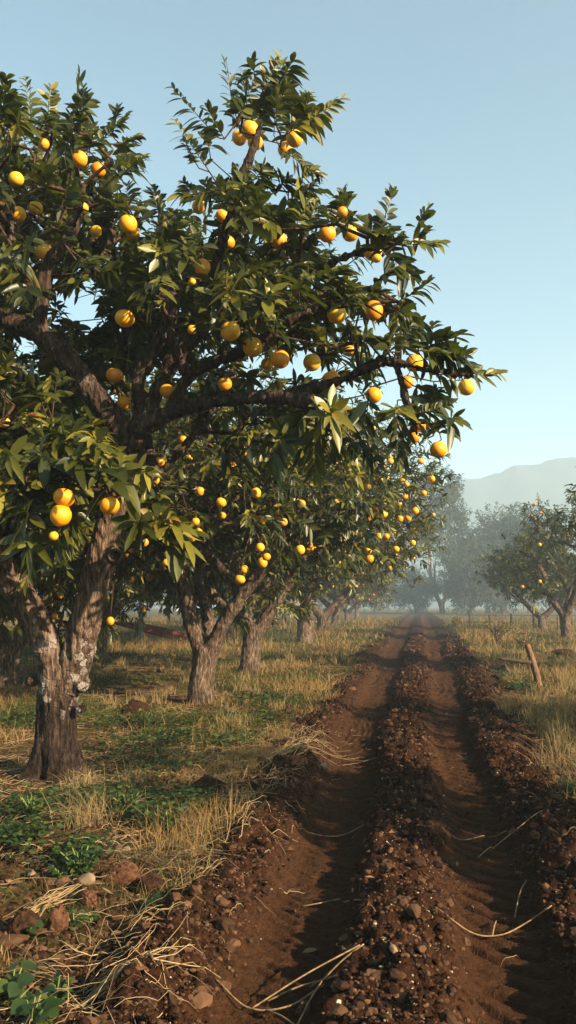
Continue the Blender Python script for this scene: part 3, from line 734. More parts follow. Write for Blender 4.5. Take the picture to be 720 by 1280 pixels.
# ------------------------------------------------------------------ orchard trees
def make_tree(seed, limbs=None, rx=3.3, rz=2.25, cz=3.95, nblob=34, nsp=800, K=11, L0=0.21, st=5, nfruit=26, mat=None, bark=None, frad=0.068, tr=0.21, low=1.0, voxel=0.028, squash=None, nlimb=3, extra=None):
    r = np.random.default_rng(seed)
    fixed = limbs is not None
    if not fixed:
        limbs = []
        hf = r.uniform(0.8, 1.05); lean = r.normal(0, 0.08, 2)
        top = np.array([lean[0], lean[1], hf])
        limbs.append(smooth_path([(0, 0, -0.1), (0, 0, 0.12), top*0.5+[0.02, 0, 0], top], [tr*1.35, tr*1.08, tr*0.95, tr*1.05]))
        a0 = r.uniform(0, 6.28)
        for q in range(nlimb):
            a = a0+q*2*PI/nlimb+r.normal(0, 0.25); dv = np.array([math.cos(a), math.sin(a), 0])
            R = rx*r.uniform(0.45, 0.6); e = top+dv*R+np.array([0, 0, cz-hf-0.1+r.normal(0, .2)])
            m1 = top+dv*R*0.42+np.array([0, 0, 0.75]); m2 = top+dv*R*0.75+np.array([0, 0, 1.6])+r.normal(0, .08, 3)
            limbs.append(smooth_path([top-[0, 0, 0.12], m1, m2, e], [tr*0.8, tr*0.62, tr*0.46, tr*0.25]))
            for sgn in (-1, 1):
                b = a+sgn*r.uniform(0.5, 0.9); dv2 = np.array([math.cos(b), math.sin(b), 0])
                e2 = m1+dv2*rx*0.5+np.array([0, 0, r.uniform(0.7, 2.0)*cz/4])
                limbs.append(smooth_path([m1, (m1+e2)/2+[0, 0, -0.08]+r.normal(0, .06, 3), e2], [tr*0.42, tr*0.33, tr*0.16]))
    # blobs on an irregular ellipsoid
    v = nrmz(r.normal(size=(nblob*3, 3))); v = v[v[:, 2] > -0.75*low][:nblob]
    rr = r.uniform(0.5, 0.92, len(v))
    c = v*np.array([rx, rx, rz])*rr[:, None]+np.array([0, 0, cz])
    R = r.uniform(0.24, 0.36, len(v))*rx
    w = R**2; cnt = r.multinomial(nsp, w/w.sum())
    tg = []; ctr = []
    for q in range(len(v)):
        N = cnt[q]
        if N == 0: continue
        vv = nrmz(r.normal(size=(N, 3)))*(r.random(N)**(1/2.6))[:, None]*R[q]
        tg.append(c[q]+vv); ctr.append(np.repeat(c[q][None], N, 0))
    tg = np.vstack(tg); ctr = np.vstack(ctr)
    k = tg[:, 2] > cz-rz*1.05; tg, ctr = tg[k], ctr[k]
    ax = nrmz(tg-ctr)*0.8+nrmz(tg-np.array([0, 0, cz-0.5]))*0.6+r.normal(0, 0.4, tg.shape)+np.array([0, 0, 0.35])
    hang = r.random(len(tg)) < 0.15; ax[hang, 2] -= 1.0
    # fruit on the outside of the blobs
    pick = r.choice(len(tg), min(nfruit*7, len(tg)), replace=False) if nfruit else np.array([], int)
    pick = [q for q in pick if np.linalg.norm((tg[q]-[0, 0, cz])/[rx, rx, rz]) > 0.78 and tg[q][2] > cz-0.72*rz][:nfruit]
    fpos = []; fq = []
    for q in pick:
        out = nrmz(tg[q]-np.array([0, 0, cz-0.3]))
        fpos.append(tg[q]+out*r.uniform(0.12, 0.28)+np.array([0, 0, -0.12])); fq.append(tg[q])
    if fpos:
        FA = np.array(fpos); tp = tg+nrmz(ax)*0.2
        k = np.array([np.min(np.sum((FA-t)**2, 1)) for t in tp]) > 0.17**2; tg, ax = tg[k], ax[k]
    if extra is not None:
        for e_, rd_ in extra:
            k = np.ones(len(tg), bool); tp = tg+nrmz(ax)*0.2
            for dv in (SD, nrmz(np.array([0.12, -1, -0.1]))):
                for t_ in (0.0, 0.2, 0.42, 0.7, 1.0): k &= np.linalg.norm(tp-(e_+dv*t_), axis=1) > 0.19
            tg, ax = tg[k], ax[k]
        for e_, rd_ in extra: fq.append(tg[int(np.argmin(np.linalg.norm(tg-e_-[0, 0.1, 0.12], axis=1)))]); fpos.append(e_)
    kind = (r.random(len(tg)) < 0.45).astype(int)
    ln = r.uniform(0.16, 0.36, len(tg))*(L0/0.19)
    V, Q, Rn = sprigs_to_leaves(tg, ax, ln, kind, K, L0, r, st)
    ch = grow(limbs, tg, r, 0.4)
    mb = MB(); stems_mb(ch, tg, ax, ln, mb, 3)
    for f, q0 in zip(fpos, fq): mb.add(*tube(np.array([q0, (q0+f)/2+[0, 0, 0.10], f+[0, 0, frad*0.9]]), [0.006, 0.006, 0.01], 4))
    mat = mat or M_LEAF; bark = bark or M_BARK
    crown = mk_mesh('crown', V, Q, None, {'rnd': Rn}); crown.materials.append(mat)
    br = mb.mesh('branches'); br.materials.append(M_TWIG)
    trunk = fuse('trunk', limbs, voxel, bark, seed, 0.9)
    return dict(crown=crown, branches=br, trunk=trunk, fruit=[(f, frad*r.uniform(0.82, 1.1)) for f in fpos], seed=seed)
def put_tree(pr, x, y, rz=0, s=1.0, label='', group=None, name='fruit_tree', fruit=True, sz=None):
    o = empty(name, (x, y, tz(x, y)-0.02), rz); o.scale = (s, s, sz or s)
    tag(o, label, 'tree', group)
    for k in ('trunk', 'branches', 'crown'): link(k, pr[k], None, o)
    if fruit:
        r = np.random.default_rng(pr['seed']+1)
        for f, rd in pr['fruit']: add_fruit(o, f, rd, r)
    return o

def EX(base, L, Y):
    return [(P(px, py, Y+0.4*math.sin(px))-base, rp*Y/F) for px, py, rp in L]
def L2(base, spec):
    """limbs from pixel paths, relative to base"""
    out = []
    for L in spec:
        pts = [P(a, b, c)-base for a, b, c, _ in L]; rad = [0.87*q*c/F for _, _, c, q in L]
        out.append(smooth_path(pts, rad, 0.12))
    return out
g2 = G(250, 877); Yb = g2[1]; b2 = np.array([g2[0], g2[1], 0])
limbs2 = L2(b2, [[(247, 888, Yb, 24), (250, 870, Yb, 19), (253, 840, Yb, 17), (257, 808, Yb, 18)],
                 [(253, 815, Yb, 12), (240, 775, Yb, 11), (230, 735, Yb, 10), (222, 695, Yb, 9), (225, 640, Yb-.4, 7), (250, 580, Yb-.8, 5), (300, 540, Yb-1, 4)],
                 [(262, 812, Yb, 12), (280, 775, Yb-.1, 10), (305, 738, Yb-.2, 9), (330, 705, Yb-.2, 8), (360, 650, Yb-.2, 6), (390, 590, Yb, 4)],
                 [(258, 812, Yb, 9), (262, 780, Yb+.5, 9), (240, 700, Yb+1.0, 7), (200, 640, Yb+1.3, 5), (180, 580, Yb+1, 4)],
                 [(300, 745, Yb, 8), (290, 720, Yb, 6), (262, 690, Yb-1.0, 6), (250, 640, Yb-1.2, 4)],
                 [(225, 700, Yb, 5), (205, 650, Yb, 5), (150, 610, Yb+.2, 4), (110, 600, Yb, 3)]])
A = make_tree(21, limbs2, rx=3.1, rz=2.1, cz=3.75, nsp=1750, K=12, st=6, nfruit=58, extra=EX(b2, [(290, 579, 8), (325, 680, 7.5), (333, 692, 7), (328, 699, 7.5), (211, 688, 7.5), (208, 699, 6), (180, 674, 6), (240, 668, 7), (138, 772, 7), (265, 552, 6), (304, 560, 6), (278, 640, 6), (250, 610, 6), (320, 612, 6), (300, 720, 5), (235, 570, 6)], 12.4))
g3 = G(313, 842); Yc = g3[1]; b3 = np.array([g3[0], g3[1], 0])
limbs3 = L2(b3, [[(309, 850, Yc, 19), (312, 835, Yc, 15), (315, 805, Yc, 14), (318, 785, Yc, 14)],
                 [(320, 795, Yc, 11), (338, 765, Yc, 9), (355, 738, Yc, 8), (372, 712, Yc-.1, 7), (400, 650, Yc-.2, 5), (440, 610, Yc, 3)],
                 [(314, 795, Yc, 9), (308, 768, Yc, 8), (320, 735, Yc, 7), (322, 700, Yc, 6), (330, 640, Yc, 5), (350, 590, Yc, 3)],
                 [(312, 790, Yc, 8), (292, 768, Yc+.2, 7), (268, 745, Yc+.4, 6), (240, 700, Yc+.6, 5), (220, 640, Yc+.6, 3)],
                 [(318, 740, Yc, 5), (332, 733, Yc-.2, 5), (340, 700, Yc-.5, 4), (380, 680, Yc-1.8, 3)]])
Bt = make_tree(22, limbs3, rx=4.9, rz=2.4, cz=3.85, nblob=44, nsp=3000, K=11, nfruit=45, extra=EX(b3, [(387, 683, 7), (392, 689, 6.5), (385, 691, 6), (400, 684, 6), (421, 628, 6.5), (397, 598, 7), (430, 584, 6.5), (372, 592, 6), (447, 590, 5), (476, 602, 6), (484, 600, 5.5), (502, 601, 6.5), (508, 607, 6), (481, 634, 6.5), (472, 644, 5.5), (500, 650, 6.5), (510, 649, 5.5), (475, 655, 5), (450, 625, 5.5), (460, 610, 5), (519, 640, 5), (440, 650, 5.5), (425, 655, 6), (460, 690, 5), (483, 672, 6.5), (415, 603, 5), (376, 600, 5), (495, 688, 5), (506, 622, 5), (530, 618, 5), (445, 672, 5), (410, 680, 5), (526, 578, 5), (488, 578, 5), (540, 600, 5), (516, 680, 5), (360, 640, 5), (345, 655, 5)], 17.3))
C1 = make_tree(23, rx=4.2, rz=2.4, cz=3.9, nsp=2300, nfruit=98, tr=0.27)
D1 = make_tree(24, rx=4.0, rz=2.3, cz=3.75, nsp=2200, nfruit=95, tr=0.26, nlimb=2)
E1 = make_tree(31, rx=2.6, rz=2.0, cz=3.5, nblob=22, nsp=750, nfruit=20)      # airier crown
Y1 = make_tree(33, rx=1.35, rz=2.3, cz=3.9, nblob=18, nsp=420, nfruit=0, tr=0.12)
GL = 'fruit trees in the row left of the track'
put_tree(A, b2[0], b2[1], 0, 1, 'second fruit tree of the left row, its dark trunk forking low', GL)
put_tree(Bt, b3[0], b3[1], 0, 1, 'third fruit tree of the left row, sunlit pale trunk with limb rising right', GL)
rowL = [(C1, 381, 804, 2.2, 1.22, 'fourth fruit tree along the left edge of the track, leaning trunk'),
        (D1, 402, 792, 0.4, 1.25, 'fifth fruit tree of the left row, behind the leaning fourth one'),
        (C1, 420, 783, 4.0, 1.2, 'sixth fruit tree of the left row, partly veiled by mist'),
        (D1, 434, 777, 2.7, 1.05, 'seventh fruit tree of the left row, greyed by mist'),
        (E1, 446, 773, 1.0, 1.15, 'farthest fruit tree of the left row where the mist begins')]
for pr, px, py, rz, s, lb in rowL:
    g = G(px, py); put_tree(pr, g[0], g[1], rz, s, lb, GL)
GB = 'fruit trees in the row behind the left row'
for pr, x, y, rz, s, lb in [(D1, -8.6, 17.5, 1.2, 1.05, 'fruit tree behind the foreground tree, its low crown filling the left edge'),
                            (D1, -7.6, 13.2, 2.9, 0.78, 'low spreading fruit tree at the left edge, nearest tree of the back row'),
                            (C1, -9.6, 25.5, 0.3, 1.05, 'fruit tree of the back row seen between the first two trunks'),
                            (A, -8.4, 33.0, 3.6, 1.0, 'fruit tree of the back row with dark trunk right of the sunlit third trunk'),
                            (D1, -9.5, 43.0, 5.0, 1.1, 'fruit tree of the back row behind the fourth trunk'),
                            (E1, -16.5, 30.0, 0.0, 1.2, 'thin crowned fruit tree far left beyond the back row'),
                            (C1, -10.5, 58.0, 2.0, 1.15, 'hazy fruit tree at the far end of the back row')]:
    put_tree(pr, x, y, rz, s, lb, GB)
# right side of the track
GR = 'fruit trees in the row right of the track'
g = G(706, 799); put_tree(E1, g[0]+0.1, g[1], 2.3, 1.2, 'dark leafy fruit tree at the right edge with a forked trunk and few fruit', GR)
g = G(678, 787); put_tree(D1, g[0], g[1], 3.0, 1.0, 'mist greyed fruit tree behind the right edge tree', GR, fruit=False)
GO = 'fruit trees of the right row just outside the picture'
lo = 'fruit tree of the right row whose crown shades the track'
for pr, x, y, rz, s in [(E1, 6.55, 21.8, 0.7, 1.1), (E1, 7.5, 9.3, 2.0, 0.8), (Y1, 7.0, 3.5, 0.2, 1.0), (C1, 8.6, -5.6, 2.6, 0.95)]:
    put_tree(pr, x, y, rz, s, lo, GO, fruit=False)

# ------------------------------------------------------------------ far trees in the mist
Fr = make_tree(41, rx=5.4, rz=4.9, cz=5.4, nblob=40, nsp=2600, K=8, L0=0.46, st=4, nfruit=0, mat=M_FAR, tr=0.34, voxel=0.08, low=1.3)
Fr2 = make_tree(42, rx=3.0, rz=4.4, cz=9.0, nblob=24, nsp=1300, K=8, L0=0.42, st=4, nfruit=0, mat=M_FAR, tr=0.28, voxel=0.08)
GF = 'broad trees in the mist beyond the orchard'
def far(pr, px, Yd, rz, s, lb, sz=None):
    Yd *= 1.95; s *= 1.95
    x = (px-525)/1100*Yd
    put_tree(pr, x, Yd, rz, s, lb, GF, 'misty_tree', False, sz)
far(Fr, 625, 92, 0.4, 1.08, 'broad misty tree with domed crown right of the track end')
far(Fr, 588, 84, 2.1, 0.70, 'round misty tree directly above the right side of the track end')
far(Fr2, 552, 90, 0.2, 1.1, 'tall narrow grey tree rising above the others behind the left row')
far(Fr, 520, 100, 3.3, 0.5, 'pale misty tree straight behind the end of the track')
far(Fr, 700, 118, 1.0, 0.7, 'faint low tree far right below the hill')
far(Fr, 470, 112, 5.0, 0.7, 'pale misty tree behind the far end of the left row')
far(Fr2, 655, 110, 4.0, 0.8, 'faint tree between the domed tree and the right edge tree')
for k, (px, Yd) in enumerate([(400, 130), (330, 120), (240, 135), (150, 125), (60, 130), (-30, 120)]):
    far(Fr, px, Yd, k*1.3, 0.62+0.06*(k % 3), 'faint tree of the misty line seen between the left trunks')

# ------------------------------------------------------------------ soil lumps, pebbles
def lumps(name, n, xr, yr, size, ico, mat, colf, seed, accept, flat=0.75, sink=0.2, ys=1.5):
    r = np.random.default_rng(seed)
    x = r.uniform(*xr, n*5)
    u = r.random(n*5); y = (yr[0]**(1-ys)+u*(yr[1]**(1-ys)-yr[0]**(1-ys)))**(1/(1-ys))
    k = accept(x, y, r); x, y = x[k][:n], y[k][:n]; n = len(x)
    s = size(r, n)*(1+0.05*np.maximum(y-6, 0)); z = terrain(x, y)
    V0, T0 = ico
    nv = len(V0)
    ang = r.uniform(0, 6.28, n); sc3 = np.stack([r.uniform(0.7, 1.3, n), r.uniform(0.7, 1.3, n), r.uniform(0.5, 0.9, n)*flat/0.75], 1)
    ph = r.uniform(0, 100, (n, 1))
    vx, vy, vz = V0[None, :, 0], V0[None, :, 1], V0[None, :, 2]
    d = 1+0.38*vn3(vx*1.7+ph, vy*1.7+ph*1.3, vz*1.7, seed)+0.2*vn3(vx*4+ph, vy*4, vz*4+ph, seed+1)
    W = V0[None]*d[..., None]*sc3[:, None]*s[:, None, None]
    ca, sa = np.cos(ang)[:, None], np.sin(ang)[:, None]
    V = np.stack([W[..., 0]*ca-W[..., 1]*sa+x[:, None], W[..., 0]*sa+W[..., 1]*ca+y[:, None], W[..., 2]+(z+s*sink)[:, None]], -1).reshape(-1, 3)
    T = (T0[None]+(np.arange(n)*nv)[:, None, None]).reshape(-1, 3)
    c = np.repeat(colf(r, n), nv, 0)
    me = mk_mesh(name, V, None, T, {'col': c}, smooth=False)
    return link(name, me, mat)
def acc_soil(x, y, r):
    xs = track_x(x, y)
    ru = np.maximum(wheel(xs, -0.63, 0.23), wheel(xs, 0.36, 0.215))
    return (r.random(len(x)) < (1-0.93*ru)**2*(0.35+0.65*road_mask(x, y)))
def soilcol(r, n):
    t = r.random((n, 1))**1.5; return (1-t)*np.array([0.012, 0.006, 0.004])+t*np.array([0.105, 0.055, 0.030])
o = lumps('soil_clods', 46000, (-2.9, 2.7), (2.6, 26), lambda r, n: 0.005+0.019*r.beta(1.0, 4.5, n), ICO1, M_CLOD, soilcol, 91, acc_soil)
tag(o, 'crumbly dark brown soil lumps strewn over the ridges of the track', 'soil', kind='stuff')
o = lumps('soil_lumps', 2000, (-2.9, 2.7), (2.8, 48), lambda r, n: 0.016+0.032*r.beta(1.2, 3, n), ICO2, M_CLOD, soilcol, 92, acc_soil, sink=0.05)
tag(o, 'fist sized lumps of turned soil beside the wheel ruts', 'soil', kind='stuff')
def pebcol(r, n):
    t = r.random((n, 1)); return (1-t)*np.array([0.12, 0.07, 0.04])+t*np.array([0.42, 0.33, 0.23])
o = lumps('earth_lumps', 1500, (-7.5, -1.5), (3.0, 22), lambda r, n: 0.012+0.05*r.beta(1.0, 4, n), ICO2, M_CLOD, soilcol, 95, lambda x, y, r: (np.abs(x) < 0.42*y+1.5) & (fbm2(x*0.8, y*0.6, 3, 38) > 0.05), sink=0.1)
tag(o, 'loose dark lumps of earth lying among the grass under the left trees', 'soil', kind='stuff')
o = lumps('pebbles', 900, (-1.6, 1.4), (2.8, 14), lambda r, n: 0.003+0.010*r.beta(1.0, 4, n), ICO1, M_PEB, pebcol, 93, lambda x, y, r: acc_soil(x, y, r) & (r.random(len(x)) < 0.25+0.75*gau(x, -0.12, 0.3)), sink=0.5)
tag(o, 'small pale pebbles scattered over the centre ridge of the track', 'pebbles', kind='stuff')

# single big clods and stones
def rock(px, py, w, h, label, col, seed, cat='clod', name='soil_clod', group=None, lift=0.15):
    x, y = G(px, py); W = w*y/F/2; Hh = h*y/F/2
    V, T = ICO4; V = V.copy(); a, b, c = V.T
    d = 1+0.45*fbm3(a*1.4+seed, b*1.4, c*1.4, 3, seed)+0.30*fbm3(a*4, b*4+seed, c*4, 4, seed+1)
    for _ in range(7):   # broken faces
        pn = nrmz(rng.normal(size=3)); dd = (V*d[:, None])@pn; lim = rng.uniform(0.62, 0.9); d = np.where(dd > lim, d-(dd-lim)*0.85, d)
    V = V*d[:, None]*np.array([W, W*0.8, Hh]); V[:, 2] = np.maximum(V[:, 2], -Hh*0.9)
    o = link(name, mk_mesh(name, V, None, T, smooth=False), simple(name+'_surface', col[0], col[1], 22, 0.95, 0.1, 0.9, 0.02))
    o.location = (x, y, tz(x, y)+Hh*lift); o.rotation_euler = (0, 0, seed)
    tag(o, label, cat, group); return o
DK = ((0.015, 0.007, 0.004), (0.055, 0.025, 0.012)); RD = ((0.05, 0.021, 0.011), (0.12, 0.055, 0.028)); PL = ((0.11, 0.07, 0.04), (0.22, 0.15, 0.09))
GC = 'big earth clods in the grass left of the track'
rock(169, 893, 38, 34, 'dark rounded earth mound in the grass between the first two trunks', DK, 3, group=GC)
rock(160, 900, 26, 22, 'reddish clod leaning against the dark mound', RD, 4, group=GC)
rock(262, 992, 52, 34, 'flat topped dark clod below the second trunk near the straw', DK, 5, group=GC)
rock(347, 905, 34, 20, 'dark clod in the green patch left of the track', DK, 6, group=GC)
rock(33, 1165, 48, 46, 'upright brown clod at the left edge beside a dark hollow', DK, 7, group=GC)
rock(72, 1160, 34, 48, 'brown clod with steep side right of the hollow', RD, 8, group=GC)
rock(150, 1100, 60, 34, 'wide brown clod under the bundle of straw', RD, 9, group=GC)
rock(188, 1110, 36, 44, 'angular brown clod at the right end of the wide clod', DK, 10, group=GC)
rock(110, 1128, 30, 24, 'brown clod holding up the pale tan stone', RD, 12, group=GC)
rock(183, 1187, 24, 22, 'small reddish clod at the left bank of the track', RD, 13, group=GC)
rock(372, 968, 34, 24, 'red brown clod pair member nearest the left wheel rut', RD, 14, group=GC)
rock(352, 972, 28, 26, 'dark clod left of the red brown one by the left bank', DK, 15, group=GC)
rock(40, 992, 30, 14, 'dark flat clod left of the foreground trunk', DK, 16, group=GC)
rock(225, 1028, 26, 22, 'small dark clod between green weeds above the straw', DK, 18, group=GC)
rock(703, 822, 40, 22, 'dark clod mound at the right edge behind the leaning post', DK, 19, group='earth mounds right of the track')
rock(380, 1248, 24, 20, 'tan brown clod in the shaded front of the centre ridge', RD, 17, group='single clods on the centre ridge')
st = simple('stone_tan', *PL, 14, 0.8, 0.2, 0.4, 0.008)
for px, py, w, h, lb in ((108, 1112, 28, 20, 'pale tan stone sitting on a brown clod at lower left'), (152, 1064, 24, 18, 'reddish tan stone beside the straw bundle'), (40, 1094, 16, 16, 'small tan stone left of the green weed'), (402, 958, 16, 14, 'tan stone on the left bank of the track'), (492, 1226, 14, 12, 'tan stone low on the centre ridge')):
    x, y = G(px, py+5); V, T = ICO3; V = V.copy(); a, b, c = V.T
    dq = 1+0.4*fbm3(a+px, b, c, 3, px)
    for _ in range(8):
        pn = nrmz(rng.normal(size=3)); dd = (V*dq[:, None])@pn; lim = rng.uniform(0.5, 0.85); dq = np.where(dd > lim, dq-(dd-lim)*0.9, dq)
    V = V*dq[:, None]*np.array([w, w*.8, h])*y/F/2*0.85
    o = link('stone', mk_mesh('stone', V, None, T), st, loc=(x, y, tz(x, y)+(0.075 if px == 108 else h*y/F*0.3)))
    tag(o, lb, 'stone', 'tan stones')

# ------------------------------------------------------------------ grass
def blades(x, y, z, h, lean, ang, w, col, seed):
    r = np.random.default_rng(seed); n = len(x)
    dx, dy = np.cos(ang), np.sin(ang)
    fa = r.uniform(0, PI, n); sx, sy = np.cos(fa), np.sin(fa)
    V = []
    for u, wf in ((0, 1.0), (0.4, 0.85), (0.75, 0.55), (1.0, 0.08)):
        cx = x+dx*lean*h*u**1.8; cy = y+dy*lean*h*u**1.8; cz = z+h*u*(1-0.35*lean*u)
        for s in (-1, 1): V.append(np.stack([cx+s*sx*w*wf/2, cy+s*sy*w*wf/2, cz], -1))
    V = np.stack(V, 1).reshape(-1, 3)
    q = np.array([[0, 1, 3, 2], [2, 3, 5, 4], [4, 5, 7, 6]])
    Q = (q[None]+(np.arange(n)*8)[:, None, None]).reshape(-1, 4)
    return V, Q, np.repeat(col, 8, 0)
def field(x, y):
    """dry (1) .. green (0), cover, height"""
    g = fbm2(x*0.55+3, y*0.42, 3, 101)
    g2 = fbm2(x*1.7, y*1.4+7, 3, 102)
    return sst(-0.16, 0.26, g+0.25*g2+0.12*sst(2, 12, x)), np.clip(0.36+1.6*fbm2(x*0.9, y*0.7, 3, 103), 0.0, 1)
def grass(name, ntuft, xr, yr, ys, per, hh, seed, label, box=None):
    r = np.random.default_rng(seed)
    n = ntuft*6
    u = r.random(n); y = (yr[0]**(1-ys)+u*(yr[1]**(1-ys)-yr[0]**(1-ys)))**(1/(1-ys))
    # inside the view wedge plus margin
    lo, hi = -0.50*y-2.5, 0.20*y+2.5
    x = lo+(hi-lo)*r.random(n)
    k = (x > xr[0]) & (x < xr[1])
    rm = road_mask(x, y); dry, cov = field(x, y)
    k &= (r.random(n) > rm*1.02) & (r.random(n) < cov) & (rm < 0.55)
    x, y, dry = x[k][:ntuft], y[k][:ntuft], dry[k][:ntuft]
    nt = len(x); th = hh*r.uniform(0.4, 1.5, nt)*(0.75+0.5*dry)*(1+0.012*y)*(1+0.8*fbm2(x*0.7, y*0.6, 2, 108))
    tdry = np.clip(dry+r.normal(0, 0.22, nt), 0, 1)
    m = per; N = nt*m
    ti = np.repeat(np.arange(nt), m)
    sp = (0.035+0.004*y)[ti]
    bx = x[ti]+r.normal(0, 1, N)*sp; by = y[ti]+r.normal(0, 1, N)*sp; bz = terrain(bx, by, True)-0.01
    h = th[ti]*r.uniform(0.35, 1.15, N); lean = r.uniform(0.05, 1.35, N); ang = r.uniform(0, 6.28, N)
    w = np.maximum(0.0035, 0.00055*by)*r.uniform(0.7, 1.4, N)
    g1 = np.array([0.020, 0.038, 0.008]); g2 = np.array([0.065, 0.080, 0.016]); d1 = np.array([0.14, 0.080, 0.026]); d2 = np.array([0.31, 0.205, 0.082])
    t = r.random((N, 1)); green = g1*(1-t)+g2*t; dr = d1*(1-t)+d2*t
    kk = (r.random(N) < tdry[ti])[:, None]
    col = np.where(kk, dr, green)
    h = np.where(kk[:, 0], h*1.15, h*0.85)
    V, Q, C = blades(bx, by, bz, h, lean, ang, w, col, seed+1)
    o = link(name, mk_mesh(name, V, Q, None, {'col': C}), M_GRASS); tag(o, label, 'grass', kind='stuff')
grass('grass', 5200, (-40, 40), (2.8, 11), 1.2, 12, 0.105, 201, 'mixed dry and green grass close to the camera on both verges')
grass('grass', 8500, (-40, 40), (10.5, 28), 1.3, 11, 0.13, 202, 'grass around the trunks in the middle distance')
grass('grass', 9500, (-60, 60), (27, 95), 1.5, 9, 0.20, 203, 'dry tan grass of the far orchard floor')
# tall dry tussocks on the right verge
def tussocks():
    r = np.random.default_rng(8); VV = []; QQ = []; CC = []; off = 0
    for q in range(230):
        if q >= 150:
            y = r.uniform(6.5, 15); x = r.uniform(1.2, 0.19*y+1.3)
        elif q < 95:
            y = r.uniform(8.5, 30); x = r.uniform(1.35+0.02*y, 0.19*y+1.6)
        else:
            y = r.uniform(6, 26); x = r.uniform(-0.4*y, -2.2)
        n = int(r.integers(40, 80)); hh = r.uniform(0.22, 0.45)*(0.75 if 95 <= q < 150 else 1)
        bx = x+r.normal(0, 0.07, n); by = y+r.normal(0, 0.07, n)
        t = r.random((n, 1)); col = np.array([0.17, 0.11, 0.045])*(1-t)+np.array([0.33, 0.24, 0.11])*t
        V, Q, C = blades(bx, by, terrain(bx, by)-0.01, hh*r.uniform(0.5, 1.2, n), r.uniform(0.1, 1.1, n), r.uniform(0, 6.28, n), np.maximum(0.003, 0.0005*y)*np.ones(n), col, q)
        VV.append(V); QQ.append(Q+off); CC.append(C); off += len(V)
    o = link('tall_dry_grass', mk_mesh('tall_dry_grass', np.vstack(VV), np.vstack(QQ), None, {'col': np.vstack(CC)}), M_GRASS)
    tag(o, 'tufts of tall straw coloured grass on the verges', 'grass', kind='stuff')
tussocks()
# green leafy ground cover
def cover():
    r = np.random.default_rng(77)
    spots = [(40, 1015, .55), (120, 1005, .4), (165, 1000, .4), (190, 1030, .3), (230, 1005, .3), (200, 960, .6), (160, 935, .7), (250, 905, .8), (340, 875, .9), (380, 855, 1.0), (330, 905, .6), (150, 905, .6), (60, 895, .7), (20, 1060, .3), (700, 965, .4), (715, 990, .4), (620, 850, .8), (640, 860, .8), (440, 790, 1.8), (450, 800, 1.3), (420, 812, 1.2), (560, 785, 1.4), (690, 805, 1.4), (590, 810, 1.0), (100, 1080, .2), (20, 910, .6), (10, 820, 1.5), (30, 830, 1.2), (280, 930, .5), (220, 925, .5)]
    P_, D_, N_, L_, R_ = [], [], [], [], []
    for px, py, rad in spots:
        gx_, gy_ = G(px, py); n = int(400+260*rad)
        x = gx_+r.normal(0, rad*0.45, n); y = gy_+r.normal(0, rad*0.6, n)
        k = (road_mask(x, y) < 0.4) & (y > 2.5); x, y = x[k], y[k]; n = len(x)
        z = terrain(x, y)+r.uniform(0.01, 0.12, n)
        P_.append(np.stack([x, y, z], 1)); a = r.uniform(0, 6.28, n)
        D_.append(np.stack([np.cos(a), np.sin(a), r.uniform(-.1, .7, n)], 1)); N_.append(np.stack([r.normal(0, .4, n), r.normal(0, .4, n), np.ones(n)], 1))
        L_.append(r.uniform(0.025, 0.055, n)*(1+0.04*gy_)); R_.append(r.random(n))
    P_, D_, N_ = map(np.vstack, (P_, D_, N_)); L_ = np.concatenate(L_); R_ = np.concatenate(R_)
    V, Q, R = leaf_arrays(P_, D_, N_, L_, L_*0.6, np.full(len(L_), .2), np.full(len(L_), .25), R_, 4)
    o = link('ground_cover', mk_mesh('ground_cover', V, Q, None, {'rnd': R}), M_WEED); tag(o, 'low green leafy weeds carpeting patches of the orchard floor', 'ground cover', kind='stuff')
cover()

# fallen leaves
def fallen():
    r = np.random.default_rng(55); n = 5200
    y = 2.8+22*r.random(n)**1.6; x = (-0.48*y-1.5)+(0.68*y+3)*r.random(n)
    rm = road_mask(x, y); k = r.random(n) > 0.93*rm; x, y = x[k], y[k]; n = len(x)
    a = r.uniform(0, 6.28, n); L = r.uniform(0.02, 0.085, n)
    V, Q, _ = leaf_arrays(np.stack([x, y, terrain(x, y)+r.uniform(0.004, 0.02, n)], 1), np.stack([np.cos(a), np.sin(a), r.normal(0, .25, n)], 1), np.stack([r.normal(0, .4, n), r.normal(0, .4, n), np.ones(n)], 1), L, L*r.uniform(0.3, 0.5, n), r.uniform(-.3, .2, n), r.uniform(.1, .7, n), np.zeros(n), 5)
    t = r.random((n, 1)); c = np.array([0.045, 0.022, 0.011])*(1-t)+np.array([0.24, 0.14, 0.06])*t
    o = link('fallen_leaves', mk_mesh('fallen_leaves', V, Q, None, {'col': np.repeat(c, 15, 0)}), M_STRAW); tag(o, 'curled brown fallen leaves scattered over the ground', 'leaves', kind='stuff')
fallen()

